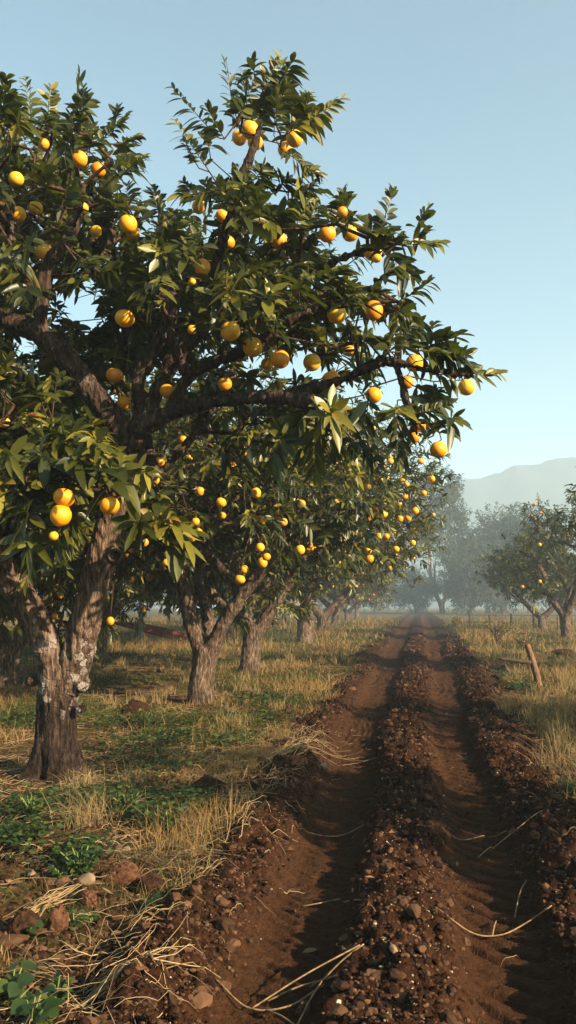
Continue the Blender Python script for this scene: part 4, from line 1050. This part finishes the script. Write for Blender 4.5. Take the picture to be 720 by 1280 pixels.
# single leafy weeds near the camera
def weed(px, py, h, n, L, label, seed, broad=False):
    r = np.random.default_rng(seed); x, y = G(px, py)
    root = empty('weed', (x, y, tz(x, y)-0.005)); tag(root, label, 'weed', 'leafy weeds in the foreground')
    mb = MB(); PP, DD, NN, LL = [], [], [], []
    for q in range(n):
        a = r.uniform(0, 6.28); s = h*r.uniform(0.6, 1.1); rr = s*r.uniform(0.2, 0.75)
        e = np.array([math.cos(a)*rr, math.sin(a)*rr, s]); m = e*0.5+np.array([0, 0, s*0.12])
        p, rd = smooth_path([(0, 0, -.01), m, e], [0.0022, 0.0018, 0.001], 0.02); mb.add(*tube(p, rd, 4))
        for t in np.linspace(0.35, 1, 3 if broad else 7):
            c = p[int(t*(len(p)-1))]
            for w in ((0,) if broad else (0, 1)):
                b = a+r.uniform(-1.6, 1.6); PP.append(c); DD.append([math.cos(b), math.sin(b), r.uniform(-.2, .6)]); NN.append([r.normal(0, .3), r.normal(0, .3)-0.3, 1]); LL.append(L*r.uniform(.6, 1.2))
    LL = np.array(LL); V, Q, R = leaf_arrays(np.array(PP), np.array(DD, float), np.array(NN, float), LL, LL*(0.85 if broad else 0.5), np.full(len(LL), .25), np.full(len(LL), .2), r.random(len(LL)), 6)
    link('stems', mb.mesh('stems'), M_STEM, root); link('foliage', mk_mesh('foliage', V, Q, None, {'rnd': R}), M_WEED, root)
M_STEM = simple('weed_stem', (0.07, 0.12, 0.03), (0.16, 0.17, 0.06), 20)
weed(100, 1098, 0.17, 22, 0.045, 'bushy bright green weed in sunlight above the pale stone', 1)
weed(75, 1100, 0.10, 12, 0.04, 'low green weed left of the bushy bright one', 2)
weed(40, 1030, 0.16, 20, 0.045, 'shaded dark green weed left of the foreground trunk base', 3)
weed(158, 1020, 0.16, 20, 0.045, 'shaded green weed right below the foreground trunk', 4)
weed(210, 1045, 0.13, 15, 0.045, 'green weed beside the small dark clod', 5)
weed(187, 1140, 0.08, 5, 0.055, 'drooping pale green seedling at the right end of the brown clods', 6, True)
weed(115, 1145, 0.05, 5, 0.05, 'flat green seedling among straw below the pale stone', 7, True)
weed(92, 1160, 0.07, 6, 0.04, 'small green seedling right of the dark hollow', 8)
weed(15, 1250, 0.12, 6, 0.085, 'broad leaved green weed in the bottom left corner', 9, True)
weed(38, 1290, 0.12, 6, 0.09, 'lobed broad leaf weed at the bottom edge right of the corner', 10, True)
weed(70, 1245, 0.10, 8, 0.04, 'thin green weed above the long straw stalks at bottom left', 12)
weed(35, 1170, 0.08, 4, 0.06, 'green leaf growing at the foot of the upright clod', 13, True)
weed(85, 965, 0.16, 14, 0.055, 'green weed sprouting against the foreground trunk base', 14, True)
weed(712, 1000, 0.15, 16, 0.045, 'shaded green weed at the right edge of the soil', 15)
weed(180, 910, 0.22, 16, 0.06, 'green weed beside the dark earth mound', 16)

# ------------------------------------------------------------------ straw
def strands(spec, seed, wd=0.0019):
    """spec: arrays of start xy, angle, length ; lying stalks"""
    r = np.random.default_rng(seed); x, y, a, L, lift = spec; n = len(x); st = 9
    cur = r.normal(0, 0.3, n); V = []; thick = r.uniform(0.5, 1.7, n); kink = r.integers(1, 14, n)
    px, py = x.copy(), y.copy(); aa = a.copy()
    arch = r.random(n)*lift
    for s in range(st):
        t = s/(st-1); z = terrain(px, py, True)+0.012+arch*math.sin(PI*t*0.9)+arch*0.4*t
        w = wd*(1-0.6*t)*thick
        nxv, nyv = -np.sin(aa), np.cos(aa)
        V += [np.stack([px+nxv*w, py+nyv*w, z], -1), np.stack([px, py, z+w*1.5], -1), np.stack([px-nxv*w, py-nyv*w, z], -1)]
        px = px+np.cos(aa)*L/(st-1); py = py+np.sin(aa)*L/(st-1); aa = aa+cur/(st-1)+r.normal(0, .03, n)+np.where(kink == s, r.normal(0, 0.35, n), 0)
    V = np.stack(V, 1).reshape(-1, 3); m = st*3
    q = [[i*3+j, i*3+(j+1) % 3, (i+1)*3+(j+1) % 3, (i+1)*3+j] for i in range(st-1) for j in range(3)]
    Q = (np.array(q)[None]+(np.arange(n)*m)[:, None, None]).reshape(-1, 4)
    t = r.random((n, 1)); col = np.array([0.12, 0.072, 0.03])*(1-t)+np.array([0.38, 0.27, 0.14])*t
    return V, Q, np.repeat(col, m, 0)
def straw():
    r = np.random.default_rng(301); A_ = [[], [], [], [], []]
    def put(x, y, a, L, l):
        for q, v in zip(A_, (x, y, a, L, l)): q.append(np.broadcast_to(np.asarray(v, float), np.shape(x)).copy())
    n = 4200; y = r.uniform(2.9, 11, n)**1.0; x = r.uniform(-4.6, -1.15, n)
    k = (fbm2(x*1.2, y*1.2, 3, 15) > -0.2); x, y = x[k], y[k]
    put(x, y, r.uniform(0, 6.28, len(x)), r.uniform(0.08, 0.4, len(x)), r.uniform(0.01, 0.10, len(x)))
    n = 500; y = r.uniform(2.9, 12, n); x = r.uniform(-1.2, 1.6, n); k = r.random(n) < np.where(np.abs(x) > 0.8, .9, .12); x, y = x[k], y[k]
    put(x, y, r.uniform(0, 6.28, len(x)), r.uniform(0.03, 0.16, len(x)), .01)
    n = 3600; y = r.uniform(8, 24, n); x = -1.9-r.random(n)*0.38*y; k = fbm2(x*0.9, y*0.7, 3, 16) > 0.0; x, y = x[k], y[k]; put(x, y, r.normal(0, .6, len(x))+PI*(r.random(len(x)) > .5), r.uniform(0.15, 0.5, len(x)), r.uniform(0.01, 0.05, len(x)))
    n = 500; y = r.uniform(6, 16, n); x = r.uniform(1.2, 3.4, n); put(x, y, r.uniform(0, 6.28, n), r.uniform(.1, .4, n), .06)
    out = strands([np.concatenate(q) for q in A_], 302)
    o = link('straw_litter', mk_mesh('straw_litter', out[0], out[1], None, {'col': out[2]}), M_STRAW); tag(o, 'loose dry stalks lying criss cross on the ground', 'straw', kind='stuff')
straw()
def bundle(px, py, pxe, pye, n, spread, label, seed, L=None, wd=0.004):
    r = np.random.default_rng(seed); n = int(n*1.6); a_ = G(px, py); b_ = G(pxe, pye); d = b_-a_; ln = np.linalg.norm(d)
    x = a_[0]+r.normal(0, spread, n)+d[0]*r.uniform(-.05, .35, n); y = a_[1]+r.normal(0, spread, n)+d[1]*r.uniform(-.05, .35, n)
    ang = math.atan2(d[1], d[0])+r.normal(0, 0.16, n)
    out = strands((x, y, ang, ln*r.uniform(0.45, 1.0, n), np.full(n, 0.05)), seed, wd*0.5)
    o = link('straw_bundle', mk_mesh('straw_bundle', out[0], out[1], None, {'col': out[2]}), M_STRAW)
    tag(o, label, 'straw bundle', 'fanned bundles of dry stalks')
bundle(130, 1062, 262, 1092, 34, 0.05, 'fan of pale straw stalks pointing to the track over the brown clods', 401)
bundle(20, 1145, 115, 1110, 12, 0.035, 'short sheaf of broad straw blades left of the pale stone', 402, wd=0.007)
bundle(60, 1260, 225, 1220, 12, 0.03, 'long straw stalks at bottom left beside the broad leaved weed', 403, wd=0.005)
bundle(262, 1000, 150, 1010, 16, 0.07, 'loose straw fan below the flat topped clod', 404)
bundle(290, 965, 410, 935, 22, 0.09, 'straw heap on the verge beside the left bank', 405)
bundle(250, 945, 340, 948, 18, 0.10, 'thin straw patch left of the bank heap', 406)
bundle(0, 1215, 90, 1235, 9, 0.04, 'sparse dark straw at the left edge above the corner weed', 407)
M_TW = simple('pale_twig', (0.10, 0.06, 0.03), (0.26, 0.17, 0.09), 30)
def twig(pix, label, rad=0.0035, lift=0.02, side=None):
    pts = []
    for k, (px, py) in enumerate(pix):
        x, y = G(px, py); pts.append((x, y, tz(x, y)+0.006+(lift if 0 < k < len(pix)-1 else 0)))
    c = np.array(pts[0]); p, r_ = smooth_path(np.array(pts)-c, np.linspace(rad, rad*0.45, len(pts)), 0.015)
    rad *= 0.62; mb = MB(); mb.add(*tube(p, r_, 6))
    for f, g_ in (side or []):
        q = p[int(f*(len(p)-1))]; gx_, gy_ = G(*g_); e = np.array([gx_, gy_, tz(gx_, gy_)+0.02])-c
        mb.add(*tube(*smooth_path([q, (q+e)/2+[0, 0, .01], e], [rad*.6, rad*.5, rad*.3], 0.02), 5))
    o = link('dry_twig', mb.mesh('dry_twig'), M_TW, loc=tuple(c)); tag(o, label, 'twig', 'dry twigs lying across the track')
twig([(545, 1162), (590, 1163), (625, 1160), (655, 1150), (690, 1147)], 'long pale twig crossing the right wheel rut', 0.004, side=[(0.45, (620, 1142))])
twig([(430, 1122), (450, 1140), (468, 1170), (475, 1190)], 'bent pale twig on the left slope of the centre ridge')
twig([(612, 1052), (645, 1046), (675, 1035), (700, 1030)], 'curved twig on the bank right of the right rut', 0.004)
twig([(518, 1040), (522, 1020), (535, 1010), (558, 1008)], 'hooked twig on top of the centre ridge')
twig([(548, 1042), (575, 1042), (605, 1035)], 'straight thin twig over the upper right rut')
twig([(360, 1030), (385, 1038), (425, 1040), (465, 1034)], 'thin stalk lying across the shaded left rut')
twig([(378, 1120), (400, 1121), (424, 1116)], 'short stalk in the dark of the left rut', 0.003)
twig([(270, 1225), (310, 1243), (360, 1245), (405, 1228)], 'crossed pair of stalks spanning the bottom of the left rut', 0.005, side=[(0.4, (450, 1222)), (0.5, (372, 1270))])
twig([(385, 1212), (405, 1228), (428, 1240), (432, 1252)], 'splayed dead stalk with several arms at bottom centre', 0.005, side=[(0.4, (372, 1268)), (0.4, (455, 1221)), (0.4, (335, 1235)), (0.5, (440, 1258))])
twig([(598, 1062), (612, 1052), (618, 1050)], 'tiny straw near the right rut edge', 0.0025)
twig([(640, 1140), (650, 1120), (658, 1100)], 'upright bent straw on the right bank', 0.003, 0.05)

# ------------------------------------------------------------------ post, beam, fence, shed, shrub
M_WOOD = simple('weathered_wood', (0.06, 0.033, 0.018), (0.22, 0.13, 0.07), 6, 0.85, 0.2, 0.8, 0.01, (8, 8, 1.2))
M_DARKW = simple('dark_wood', (0.02, 0.014, 0.010), (0.07, 0.045, 0.03), 8, 0.85, 0.2, 0.8, 0.01, (8, 8, 1.2))
M_RED = simple('faded_red_wood', (0.05, 0.012, 0.008), (0.11, 0.03, 0.018), 3, 0.75, 0.25, 0.5, 0.01, (1, 6, 6))
M_TEAL = simple('faded_green_metal', (0.05, 0.10, 0.085), (0.11, 0.18, 0.15), 6, 0.6, 0.4)
M_PALE = simple('pale_sheet_roof', (0.5, 0.52, 0.52), (0.72, 0.74, 0.74), 2, 0.5, 0.4)
M_WALL = simple('grey_shed_wall', (0.20, 0.19, 0.17), (0.32, 0.30, 0.27), 3)
def rough_log(pts, rad, k=14, amp=0.12, seed=0, step=0.05):
    p, r_ = smooth_path(pts, rad, step); V, Q, T = tube(p, r_, k)
    x, y, z = V.T; c = np.vstack([np.repeat(p, k, 0), V[-2:]]); V = c+(V-c)*(1+amp*fbm3(x*14, y*14, z*5, 3, seed))[:, None]
    mb = MB(); mb.add(V, Q, T); return mb.mesh('log')
gx_, gy_ = G(677, 865); c = np.array([gx_, gy_, 0]); s = gy_/F
root = empty('leaning_post', (gx_, gy_, tz(gx_, gy_))); tag(root, 'leaning weathered wooden post with a dark crossbar right of the track', 'post')
top = P(659, 805, gy_)-c
link('post', rough_log([(0.02, 0, -0.15), top*0.5+[0.01, 0, 0], top], [0.06, 0.06, 0.05], seed=3), M_WOOD, root)
a = P(663, 827, gy_-0.06)-c; b = P(625, 822, gy_-0.3)-c
link('crossbar', rough_log([a, (a+b)/2, b], [0.042, 0.04, 0.03], seed=4), M_DARKW, root)

Yb = 36.0
cb = P(185, 800, Yb); cb[2] = 0
root = empty('wooden_beam', cb); tag(root, 'long tapering red brown timber beam propped up in the field behind the second tree', 'beam')
pa = P(139, 778, Yb)-cb; pb = P(180, 785, Yb)-cb; pc = P(247, 801, Yb)-cb
p, r_ = smooth_path([pa, pb, pc], [0.05, 0.20, 0.26], 0.15)
V, Q, T = tube(p, r_, 8); c_ = np.vstack([np.repeat(p, 8, 0), V[-2:]]); V = c_+(V-c_)*np.array([1, 0.5, 0.9])
mb = MB(); mb.add(V, Q, T); link('beam', mb.mesh('beam', smooth=False), M_RED, root)
for px, py in ((171, 788), (240, 800)):
    a = P(px, py, Yb)-cb; mb = MB(); mb.add(*tube([(a[0], a[1], -0.15), (a[0], a[1], 0.2), a], [0.10, 0.10, 0.09], 8)); link('prop', mb.mesh('prop'), M_DARKW, root)
Yp = 34.5; cp = P(176, 800, Yp); cp[2] = 0
root = empty('metal_post', cp); tag(root, 'faded green metal post standing in front of the red brown beam', 'post')
mb = MB(); mb.add(*tube([(0, 0, -0.2), (0, 0, 1.5), (0.02, 0, 3.0)], [0.10, 0.10, 0.10], 12)); link('shaft', mb.mesh('shaft'), M_TEAL, root)
mb = MB(); mb.add(*tube([(-0.35, 0, 2.7), (0.4, 0, 2.75)], [0.04, 0.04], 8)); link('bracket', mb.mesh('bracket'), M_TEAL, root)

def box(mb, c, s):
    c = np.array(c); s = np.array(s)/2
    V = np.array([[x, y, z] for x in (-1, 1) for y in (-1, 1) for z in (-1, 1)])*s+c
    mb.add(V, [[0, 1, 3, 2], [4, 6, 7, 5], [0, 4, 5, 1], [2, 3, 7, 6], [0, 2, 6, 4], [1, 5, 7, 3]])
Ys = 78.0; cs = P(268, 770, Ys); cs[2] = 0
root = empty('shed', cs); tag(root, 'low shed with a pale flat roof in the haze between the second and third trunks', 'shed')
mb = MB(); box(mb, (0, 0, 0.55), (5.2, 3.5, 1.1)); link('wall', mb.mesh('wall', False), M_WALL, root)
mb = MB(); W = 3.1
V = [(-W, -2.2, 1.12), (W, -2.2, 1.12), (W, 2.2, 1.12), (-W, 2.2, 1.12), (-W, -2.2, 1.22), (W, -2.2, 1.22), (W, 0, 1.65), (-W, 0, 1.65), (W, 2.2, 1.22), (-W, 2.2, 1.22)]
mb.add(np.array(V, float), [[0, 3, 2, 1], [0, 1, 5, 4], [4, 5, 6, 7], [7, 6, 8, 9], [2, 3, 9, 8]], None); mb.T.append(np.array([[1, 2, 8], [1, 8, 6], [1, 6, 5], [0, 4, 7], [0, 7, 9], [0, 9, 3]]))
link('roof', mb.mesh('roof', False), M_PALE, root)

# old fence beyond the right verge
Yf = 62.0; cf = P(590, 775, Yf); cf[2] = 0
root = empty('fence', cf); tag(root, 'old fence of pale posts and thin wire in the mist right of the track end', 'fence')
xsf = [(px-590)/F*Yf for px in (573, 587, 611, 636, 662, 690, 720)]
for k, x in enumerate(xsf):
    mb = MB(); h = 1.05+0.15*math.sin(k*2.1)+(0.35 if k == 4 else 0); mb.add(*tube([(x, 0.2*math.sin(k), -0.1), (x+0.02, 0.2*math.sin(k), h*0.5), (x+0.05*math.sin(k*3), 0.2*math.sin(k), h)], [0.065, 0.06, 0.055], 8)); link('fence_post', mb.mesh('fence_post'), M_WOOD, root)
for z in (0.5, 0.95):
    pts = []
    for k, x in enumerate(xsf):
        pts.append((x, 0.2*math.sin(k)-0.08, z))
        if k < len(xsf)-1: pts.append(((x+xsf[k+1])/2, 0.1*(math.sin(k)+math.sin(k+1))-0.08, z-0.04))
    mb = MB(); mb.add(*tube(pts, [0.012]*len(pts), 5)); link('wire', mb.mesh('wire'), M_DARKW, root)

def shrub(px, py, h, label, seed, n=26, lf=260):
    r = np.random.default_rng(seed); x, y = G(px, py)
    root = empty('dry_shrub', (x, y, tz(x, y)-0.02)); tag(root, label, 'shrub', 'dry shrubs right of the track')
    mb = MB(); tips = []
    for q in range(n):
        a = r.uniform(0, 6.28); rr = h*r.uniform(0.15, 0.75); e = np.array([math.cos(a)*rr, math.sin(a)*rr, h*r.uniform(.55, 1.1)])
        m = e*[0.35, 0.35, .55]; mb.add(*tube(*smooth_path([(0, 0, 0), m, e], [0.022, 0.014, 0.005], 0.1), 5)); tips.append((m, e))
        for w in range(4):
            s_ = m+(e-m)*r.random(); e2 = s_+r.normal(0, 0.14, 3)*h+[0, 0, 0.08]; mb.add(*tube([s_, (s_+e2)/2, e2], [0.008, 0.006, 0.003], 4)); tips.append((s_, e2))
    link('stems', mb.mesh('stems'), M_DRYST, root)
    S = np.array([t[0] for t in tips]); E = np.array([t[1] for t in tips]); j = r.integers(0, len(tips), lf)
    p = S[j]+(E[j]-S[j])*r.random((lf, 1)); d = r.normal(size=(lf, 3)); V, Q, R = leaf_arrays(p, d, r.normal(size=(lf, 3)), np.full(lf, .09), np.full(lf, .05), np.full(lf, .2), np.full(lf, .3), 0.6+0.4*r.random(lf), 4)
    link('foliage', mk_mesh('foliage', V, Q, None, {'rnd': R}), M_LEAF, root)
M_DRYST = simple('dry_stem', (0.09, 0.05, 0.03), (0.2, 0.12, 0.07), 12)
shrub(622, 806, 1.15, 'bare brownish shrub on the right verge in front of the misty trees', 5)
shrub(655, 812, 0.7, 'small twiggy shrub between the bare shrub and the leaning post', 6, 14, 120)
shrub(570, 790, 0.8, 'low greenish shrub by the far right verge', 7, 18, 420)

# ------------------------------------------------------------------ air
HZ = 0.0012
mb = MB(); box(mb, (0, 480, 72), (2400, 1120, 148))
hz = link('haze', mb.mesh('haze', False), None); hz.location = (0, 0, 0)
m = bpy.data.materials.new('haze_air'); m.use_nodes = True; t = m.node_tree; t.nodes.clear()
out = t.nodes.new('ShaderNodeOutputMaterial'); pv = t.nodes.new('ShaderNodeVolumePrincipled')
pv.inputs['Color'].default_value = (0.70, 0.87, 1.0, 1); pv.inputs['Density'].default_value = HZ; pv.inputs['Anisotropy'].default_value = 0.1
t.links.new(pv.outputs[0], out.inputs['Volume']); hz.data.materials.append(m); tag(hz, kind='stuff')
m.cycles.homogeneous_volume = True if hasattr(m.cycles, 'homogeneous_volume') else None

# ------------------------------------------------------------------ light
SUN_EL = math.radians(25); AZ = (0.88, -0.475)
sd = np.array([AZ[0]*math.cos(SUN_EL), AZ[1]*math.cos(SUN_EL), math.sin(SUN_EL)])
sun = bpy.data.lights.new('sun', 'SUN'); sun.energy = 5.0; sun.angle = math.radians(0.5); sun.color = (1.0, 0.80, 0.56)
so = bpy.data.objects.new('sun', sun); COL.objects.link(so)
from mathutils import Vector, Matrix
so.rotation_euler = Vector(sd).to_track_quat('Z', 'Y').to_euler()
w = bpy.data.worlds.new('World'); sc.world = w; w.use_nodes = True; nt = w.node_tree; nt.nodes.clear()
wo = nt.nodes.new('ShaderNodeOutputWorld'); bg = nt.nodes.new('ShaderNodeBackground'); sky = nt.nodes.new('ShaderNodeTexSky')
sky.sky_type = 'NISHITA'; sky.sun_disc = False; sky.sun_elevation = SUN_EL; sky.sun_rotation = math.atan2(AZ[0], AZ[1])
sky.air_density = 1.0; sky.dust_density = 1.5; sky.ozone_density = 1.0; sky.altitude = 200
bg.inputs[1].default_value = 0.060
tint = nt.nodes.new('ShaderNodeMix'); tint.data_type = 'RGBA'; tint.blend_type = 'MULTIPLY'; tint.inputs[0].default_value = 1; tint.inputs[7].default_value = (0.86, 1.13, 1.02, 1)
nt.links.new(sky.outputs[0], tint.inputs[6]); nt.links.new(tint.outputs[2], bg.inputs[0]); nt.links.new(bg.outputs[0], wo.inputs[0])

cam = bpy.data.cameras.new('camera'); co = bpy.data.objects.new('camera', cam); COL.objects.link(co)
cam.sensor_fit = 'VERTICAL'; cam.sensor_height = 36; cam.lens = 36*F/1280; cam.clip_start = 0.05; cam.clip_end = 2000
M = Matrix(((rt[0], up[0], -fw[0], CAM[0]), (rt[1], up[1], -fw[1], CAM[1]), (rt[2], up[2], -fw[2], CAM[2]), (0, 0, 0, 1)))
co.matrix_world = M
sc.camera = co
sc.view_settings.view_transform = 'Standard'; sc.view_settings.look = 'None'; sc.view_settings.exposure = 1.78; sc.view_settings.gamma = 1
sc.render.engine = 'CYCLES'
cy = sc.cycles; cy.use_denoising = True; cy.denoising_prefilter = 'ACCURATE'; cy.max_bounces = 6; cy.diffuse_bounces = 3; cy.glossy_bounces = 2; cy.transmission_bounces = 3; cy.volume_bounces = 1; cy.transparent_max_bounces = 4
cy.sample_clamp_indirect = 3.0
